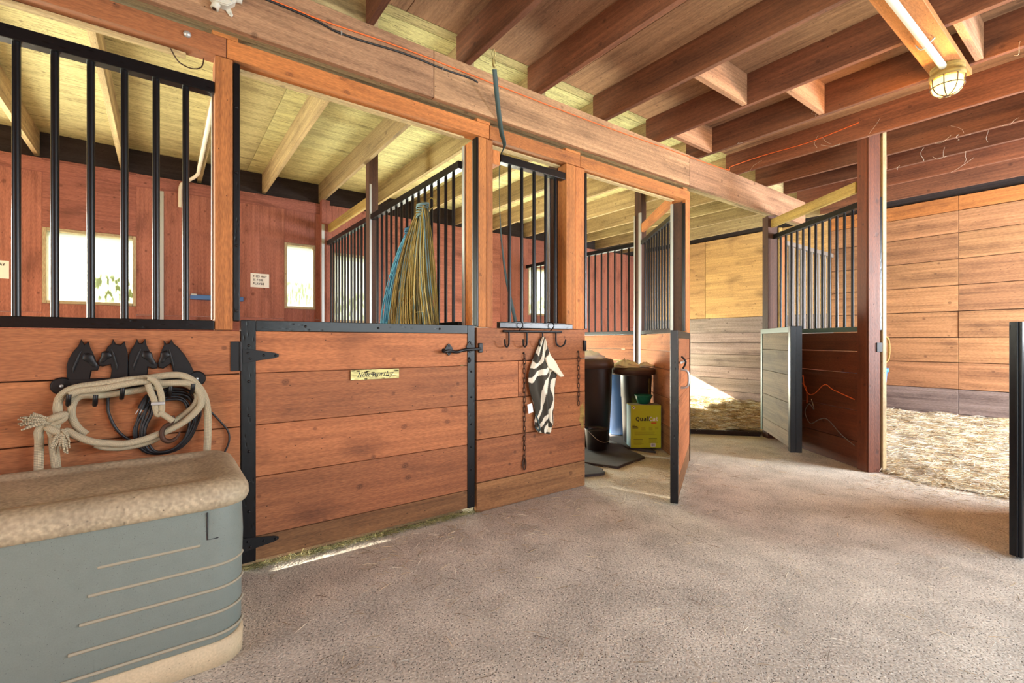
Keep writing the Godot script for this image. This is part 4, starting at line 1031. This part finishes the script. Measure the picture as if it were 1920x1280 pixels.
	for k in 3: box("print_line", c, Vector3(-0.145, 0.236 - 0.014 * k, z - 0.001), Vector3(-0.145 + [0.03, 0.055, 0.062][k], 0.243 - 0.014 * k, z + 0.0005), M.ink, 0.0002)
	var fine := mat(c8(150, 146, 36), 0.7)
	for q in [[-0.05, 0.215, 4, 0.05], [0.03, 0.215, 4, 0.045], [0.095, 0.215, 3, 0.04], [-0.12, 0.165, 4, 0.25], [-0.13, 0.09, 7, 0.11], [0.03, 0.1, 6, 0.1]]:
		for k in q[2]: box("print_line", c, Vector3(q[0], q[1] - 0.009 * k, z - 0.001), Vector3(q[0] + q[3] * (0.85 + 0.15 * sin(k * 3.0)), q[1] - 0.009 * k + 0.0035, z + 0.0004), fine if q[1] > 0.1 or k else dm, 0.0002)
	box("print_patch", c, Vector3(0.05, 0.012, z - 0.001), Vector3(0.1, 0.05, z + 0.0004), M.paper, 0.0002)
	for k in 8: box("print_line", c, Vector3(0.056 + 0.005 * k, 0.016, z), Vector3(0.0575 + 0.005 * k + 0.001 * (k % 3), 0.046, z + 0.0007), M.ink, 0.0001)
	var dia := add("print_patch", bmesh(Vector3(0.024, 0.024, 0.002), 0.0002), M.paper, c, Vector3(-0.128, 0.425, z - 0.0005)); dia.rotation.z = PI / 4
	var dot := add("print_patch", bmesh(Vector3(0.01, 0.01, 0.002), 0.0002), M.ink, c, Vector3(-0.128, 0.425, z - 0.0002)); dot.rotation.z = PI / 4
	var bw := thing("green_bowl", "green plastic bowl sitting on the yellow carton", "bowl", Vector3(4.14, 0.485, -3.21))
	add("bowl_body", lathe([Vector2(0.05, 0), Vector2(0.06, 0.003), Vector2(0.082, 0.06), Vector2(0.09, 0.085), Vector2(0.096, 0.087), Vector2(0.096, 0.093), Vector2(0.084, 0.092), Vector2(0.05, 0.012)], 24), M.bowl, bw)
	# rubber mats
	mat_slab("large grey rubber mat with a curled edge inside the feed stall doorway", [Vector2(3.1, -3.25), Vector2(3.9, -3.75), Vector2(4.05, -3.45), Vector2(3.98, -3.36), Vector2(3.8, -2.92), Vector2(3.3, -2.84)])
	mat_slab("small grey rubber mat scrap at the feed stall doorway post", [Vector2(2.86, -3.2), Vector2(3.14, -3.16), Vector2(3.13, -2.86), Vector2(3.05, -2.77), Vector2(2.84, -2.85)])
	mat_slab("rubber mat under the yellow carton", [Vector2(3.98, -3.3), Vector2(4.07, -2.99), Vector2(4.5, -3.54), Vector2(4.3, -3.9), Vector2(4.1, -3.7)])

func mat_slab(label: String, P: Array) -> void:
	var t := thing("rubber_mat", label, "mat")
	var poly := PackedVector2Array()
	for i in P.size():
		var a: Vector2 = P[i]; var b: Vector2 = P[(i + 1) % P.size()]
		for k in 4: poly.append(Vector2(a.lerp(b, k / 4.0).x, -a.lerp(b, k / 4.0).y) + Vector2(rng.randf_range(-0.012, 0.012), rng.randf_range(-0.012, 0.012)))
	var o := add("mat", slab(poly, 0.022, 0.004), M.rubber, t, Vector3(0, 0.002, 0))
	o.rotation.x = -PI / 2

# ---------------------------------------------------------------- lamp, straw and loose bits
func lamp() -> void:
	var bd := thing("lamp_board", "wide orange board under the ceiling joists carrying conduit and the lit lamp", "board")
	box("board", bd, Vector3(0.9, JB - 0.042, -0.845), Vector3(4.25, JB - 0.002, -0.675), M.post[1])
	var cn := thing("conduit", "pale grey conduit running along the board to the ceiling lamp", "pipe")
	cyl("pipe", cn, Vector3(0.95, JB - 0.062, -0.78), Vector3(3.93, JB - 0.062, -0.755), 0.019, M.box_grey, 12)
	for x in [2.2, 3.55]:
		add("clip", done(tube(smooth([Vector3(x, JB - 0.045, -0.805), Vector3(x, JB - 0.085, -0.78), Vector3(x, JB - 0.07, -0.752), Vector3(x, JB - 0.044, -0.72)], 4), 0.004, 6)), M.galv, cn)
	var t := thing("ceiling_lamp", "lit jelly-jar lamp in a wire cage under the ceiling board", "lamp", Vector3(4.0, JB - 0.044, -0.75))
	add("lamp_base", lathe([Vector2(0.06, -0.075), Vector2(0.088, -0.072), Vector2(0.09, -0.045), Vector2(0.08, -0.04), Vector2(0.085, -0.02), Vector2(0.085, 0.0)], 28), M.yellow[0], t)
	var gm := mat(c8(255, 236, 170), 0.3); gm.emission_enabled = true; gm.emission = Color(1.0, 0.86, 0.5); gm.emission_energy_multiplier = 1.9
	add("glass_globe", lathe([Vector2(0.02, -0.175), Vector2(0.05, -0.17), Vector2(0.07, -0.15), Vector2(0.077, -0.12), Vector2(0.075, -0.078), Vector2(0.06, -0.076)], 28), gm, t)
	for k in 4:
		var l := []
		for i in 13:
			var g := PI * i / 12
			l.append(Vector3(cos(PI * k / 4) * 0.086 * cos(g), -0.072 - 0.11 * pow(sin(g), 0.6), sin(PI * k / 4) * 0.086 * cos(g)))
		add("cage_wire", done(tube(l, 0.003, 6)), M.rust, t)
	var ring := []
	for i in 24: ring.append(Vector3(0.084 * cos(TAU * i / 24), -0.125, 0.084 * sin(TAU * i / 24)))
	add("cage_wire", done(tube(ring, 0.003, 6, true)), M.rust, t)
	var ol := OmniLight3D.new(); ol.name = "bulb"; ol.position = Vector3(0, -0.125, 0); ol.light_energy = 0.8; ol.light_color = Color(1.0, 0.72, 0.36); ol.light_size = 0.04; ol.omni_range = 30.0; ol.omni_attenuation = 2.0; ol.shadow_enabled = true
	t.add_child(ol)

func blade() -> Mesh:
	if not cache.has("blade"):
		cache.blade = done(tube([Vector3(-0.5, 0, 0), Vector3(-0.17, 0.03, 0.02), Vector3(0.17, 0.035, 0.05), Vector3(0.5, 0, 0.0)], [0.008, 0.0125, 0.0125, 0.006], 3))
		M.blade = mat(Color.WHITE, 0.85); M.blade.vertex_color_use_as_albedo = true
	return cache.blade

func straws(called: String, parent: Node, places: Array, l0: float, l1: float, cols: Array, tilt := 0.25) -> MultiMeshInstance3D:
	var mm := MultiMesh.new(); mm.transform_format = MultiMesh.TRANSFORM_3D; mm.use_colors = true; mm.mesh = blade(); mm.instance_count = places.size()
	for k in places.size():
		var L := rng.randf_range(l0, l1)
		var b := Basis.from_euler(Vector3(rng.randf_range(-1.2, 1.2), rng.randf() * TAU, rng.randf_range(-tilt, tilt))) * Basis.from_scale(Vector3(L, minf(L, 0.16) * 1.0, minf(L, 0.16)))
		mm.set_instance_transform(k, Transform3D(b, places[k]))
		var c: Color = cols[rng.randi() % cols.size()]
		var f := rng.randf_range(0.75, 1.15)
		mm.set_instance_color(k, Color(c.r * f, c.g * f, c.b * f).srgb_to_linear())
	var o := MultiMeshInstance3D.new(); o.name = called; o.multimesh = mm; o.material_override = M.blade; o.set_meta("kind", "stuff")
	parent.add_child(o, true)
	return o

func bedding(called: String, label: String, lo: Vector2, hi: Vector2, inside: Callable, height: Callable, n: int, cols: Array) -> void:
	var t := thing(called, label, "straw bedding"); t.set_meta("kind", "stuff")
	var s := 0.05
	var st := SurfaceTool.new(); st.begin(Mesh.PRIMITIVE_TRIANGLES); st.set_smooth_group(0)
	var x := lo.x
	while x < hi.x - 0.001:
		var z := lo.y
		while z < hi.y - 0.001:
			var q := [Vector2(x, z), Vector2(minf(x + s, hi.x), z), Vector2(minf(x + s, hi.x), minf(z + s, hi.y)), Vector2(x, minf(z + s, hi.y))]
			if q.all(func(p): return inside.call(p)):
				var v := q.map(func(p): return Vector3(p.x, height.call(p), p.y))
				for k in [0, 1, 2, 0, 2, 3]: st.add_vertex(v[k])
			z += s
		x += s
	add("bed", done(st), M.straw, t).set_meta("kind", "stuff")
	var pl := []
	var guard := 0
	while pl.size() < n and guard < n * 6:
		guard += 1
		var p := Vector2(rng.randf_range(lo.x, hi.x), rng.randf_range(lo.y, hi.y))
		if inside.call(p): pl.append(Vector3(p.x, height.call(p) + rng.randf_range(-0.004, 0.014), p.y))
	straws("straw_stalks", t, pl, 0.05, 0.2, cols)

func straw() -> void:
	var n := FastNoiseLite.new(); n.seed = 9; n.frequency = 1.6; n.fractal_octaves = 4
	var pale := [c8(240, 230, 204), c8(226, 210, 172), c8(200, 176, 132), c8(246, 240, 222), c8(168, 142, 102)]
	var dull := [c8(170, 146, 96), c8(146, 122, 80), c8(196, 172, 122), c8(112, 92, 60), c8(214, 196, 150)]
	# straw stall
	var I := Vector2(5.13, -1.5); var Hh := Vector2(5.9, -2.62)
	var nn := Vector2(Hh.y - I.y, -(Hh.x - I.x)).normalized()
	var in4 := func(p: Vector2) -> bool:
		return p.x > 4.93 + 0.06 * n.get_noise_2d(p.y * 3.0, 3.0) and (p - I).dot(nn) < -0.03 and p.y > -2.68
	var h4 := func(p: Vector2) -> float:
		return 0.004 + 0.09 * smoothstep(4.9, 5.5, p.x) + 0.14 * smoothstep(5.6, 7.6, p.x) + 0.045 * n.get_noise_2d(p.x * 2.0, p.y * 2.0) * smoothstep(4.9, 5.4, p.x) + 0.02 * n.get_noise_2d(p.x * 9.0, p.y * 9.0) * smoothstep(4.9, 5.3, p.x)
	bedding("straw_bedding", "pale loose straw bedding banked across the open stall at right", Vector2(4.85, -2.68), Vector2(XE, 2.6), in4, h4, 40000, pale)
	# corner stall
	var T0 := Vector2(4.98, -3.74); var T1 := Vector2(5.8, -2.78)
	var tn := Vector2(-(T1.y - T0.y), T1.x - T0.x).normalized()
	var in3 := func(p: Vector2) -> bool:
		return p.x > 4.96 and (p - T0).dot(tn) < -0.04 and p.y < -2.76
	var h3 := func(p: Vector2) -> float:
		return 0.03 + 0.12 * smoothstep(5.0, 7.6, p.x) + 0.05 * n.get_noise_2d(p.x * 2.0 + 9.0, p.y * 2.0) + 0.02 * n.get_noise_2d(p.x * 9.0, p.y * 9.0)
	bedding("straw_bedding", "darker straw bedding on the floor of the corner stall beyond the threshold", Vector2(4.95, ZB), Vector2(XE, -2.74), in3, h3, 20000, dull)
	# loose bits over the aisle floor
	var t := thing("straw_litter", "loose straw and hay bits scattered over the concrete aisle", "straw"); t.set_meta("kind", "stuff")
	var pl := []
	for k in 2000:
		var p := Vector3(rng.randf_range(-0.3, 5.2), 0.003, rng.randf_range(-2.6, 0.6))
		if rng.randf() < 0.45: p = Vector3(rng.randf_range(0.8, 4.0), 0.003, -2.62 + absf(rng.randfn(0.0, 0.35)))
		if p.x < 0.4 and p.z < -1.8: continue
		pl.append(p)
	for k in 900: pl.append(Vector3(4.95 - absf(rng.randfn(0, 0.3)), 0.004, rng.randf_range(-1.4, 0.4)))
	straws("straw_stalks", t, pl, 0.015, 0.085, pale + [c8(150, 126, 92), c8(110, 88, 62)], 0.04)
	var hl := thing("hay_line", "greenish hay litter along the bottom gap of the closed stall door", "hay"); hl.set_meta("kind", "stuff")
	pl = []
	for k in 1500: pl.append(Vector3(rng.randf_range(0.33, 1.72), 0.004 + absf(rng.randfn(0, 0.008)), ZF - 0.02 + rng.randfn(0, 0.014)))
	straws("hay_stalks", hl, pl, 0.02, 0.08, [c8(120, 122, 70), c8(160, 152, 96), c8(92, 92, 56), c8(186, 174, 120)], 0.3)
	pl = []
	for k in 700: pl.append(Vector3(rng.randf_range(2.75, 4.3), 0.005, rng.randf_range(-4.2, -2.7)))
	for k in 200: pl.append(Vector3(rng.randf_range(3.9, 5.3), 0.005, rng.randf_range(-3.3, -2.0)))
	straws("straw_stalks", t, pl, 0.02, 0.09, pale, 0.05)
	# blue tub behind the tall post
	var bt := thing("muck_tub", "blue plastic tub standing behind the tall post in the straw stall", "tub", Vector3(5.62, 0.17, -1.68))
	add("tub_body", lathe([Vector2(0.13, 0), Vector2(0.14, 0.01), Vector2(0.188, 0.68), Vector2(0.2, 0.685), Vector2(0.2, 0.72), Vector2(0.19, 0.72), Vector2(0.18, 0.66)], 28), M.bluebucket, bt)
	# cobwebs
	var cw := thing("cobwebs", "pale dusty cobweb threads hanging between the right-hand ceiling joists", "cobweb"); cw.set_meta("kind", "stuff")
	var st := SurfaceTool.new(); st.begin(Mesh.PRIMITIVE_TRIANGLES)
	var js := [4.19, 4.93, 5.58, 6.07, 6.68, 7.42]
	for k in 34:
		var i := rng.randi() % 5
		var a := Vector3(js[i] - 0.022, rng.randf_range(JB, JB + 0.16), rng.randf_range(-2.5, 0.3))
		var b := Vector3(js[i] - rng.randf_range(0.0, 0.02), JB - 0.002, a.z + rng.randf_range(-0.25, 0.25))
		if k % 3 == 0: b = a + Vector3(-0.01, -rng.randf_range(0.05, 0.14), rng.randf_range(-0.03, 0.03))
		tube(smooth([a, a.lerp(b, 0.35) + Vector3(-0.008, -0.02 * rng.randf(), rng.randf_range(-0.03, 0.03)), a.lerp(b, 0.7) + Vector3(-0.01, -0.03 * rng.randf(), rng.randf_range(-0.02, 0.02)), b], 3), 0.0009, 3, false, st)
	add("threads", done(st), M.bag, cw)

func _ready() -> void:
	rng.seed = 7
	camera_and_light()
	materials()
	shell()
	fronts()
	hangings()
	deck_box()
	feed_stall()
	lamp()
	straw()
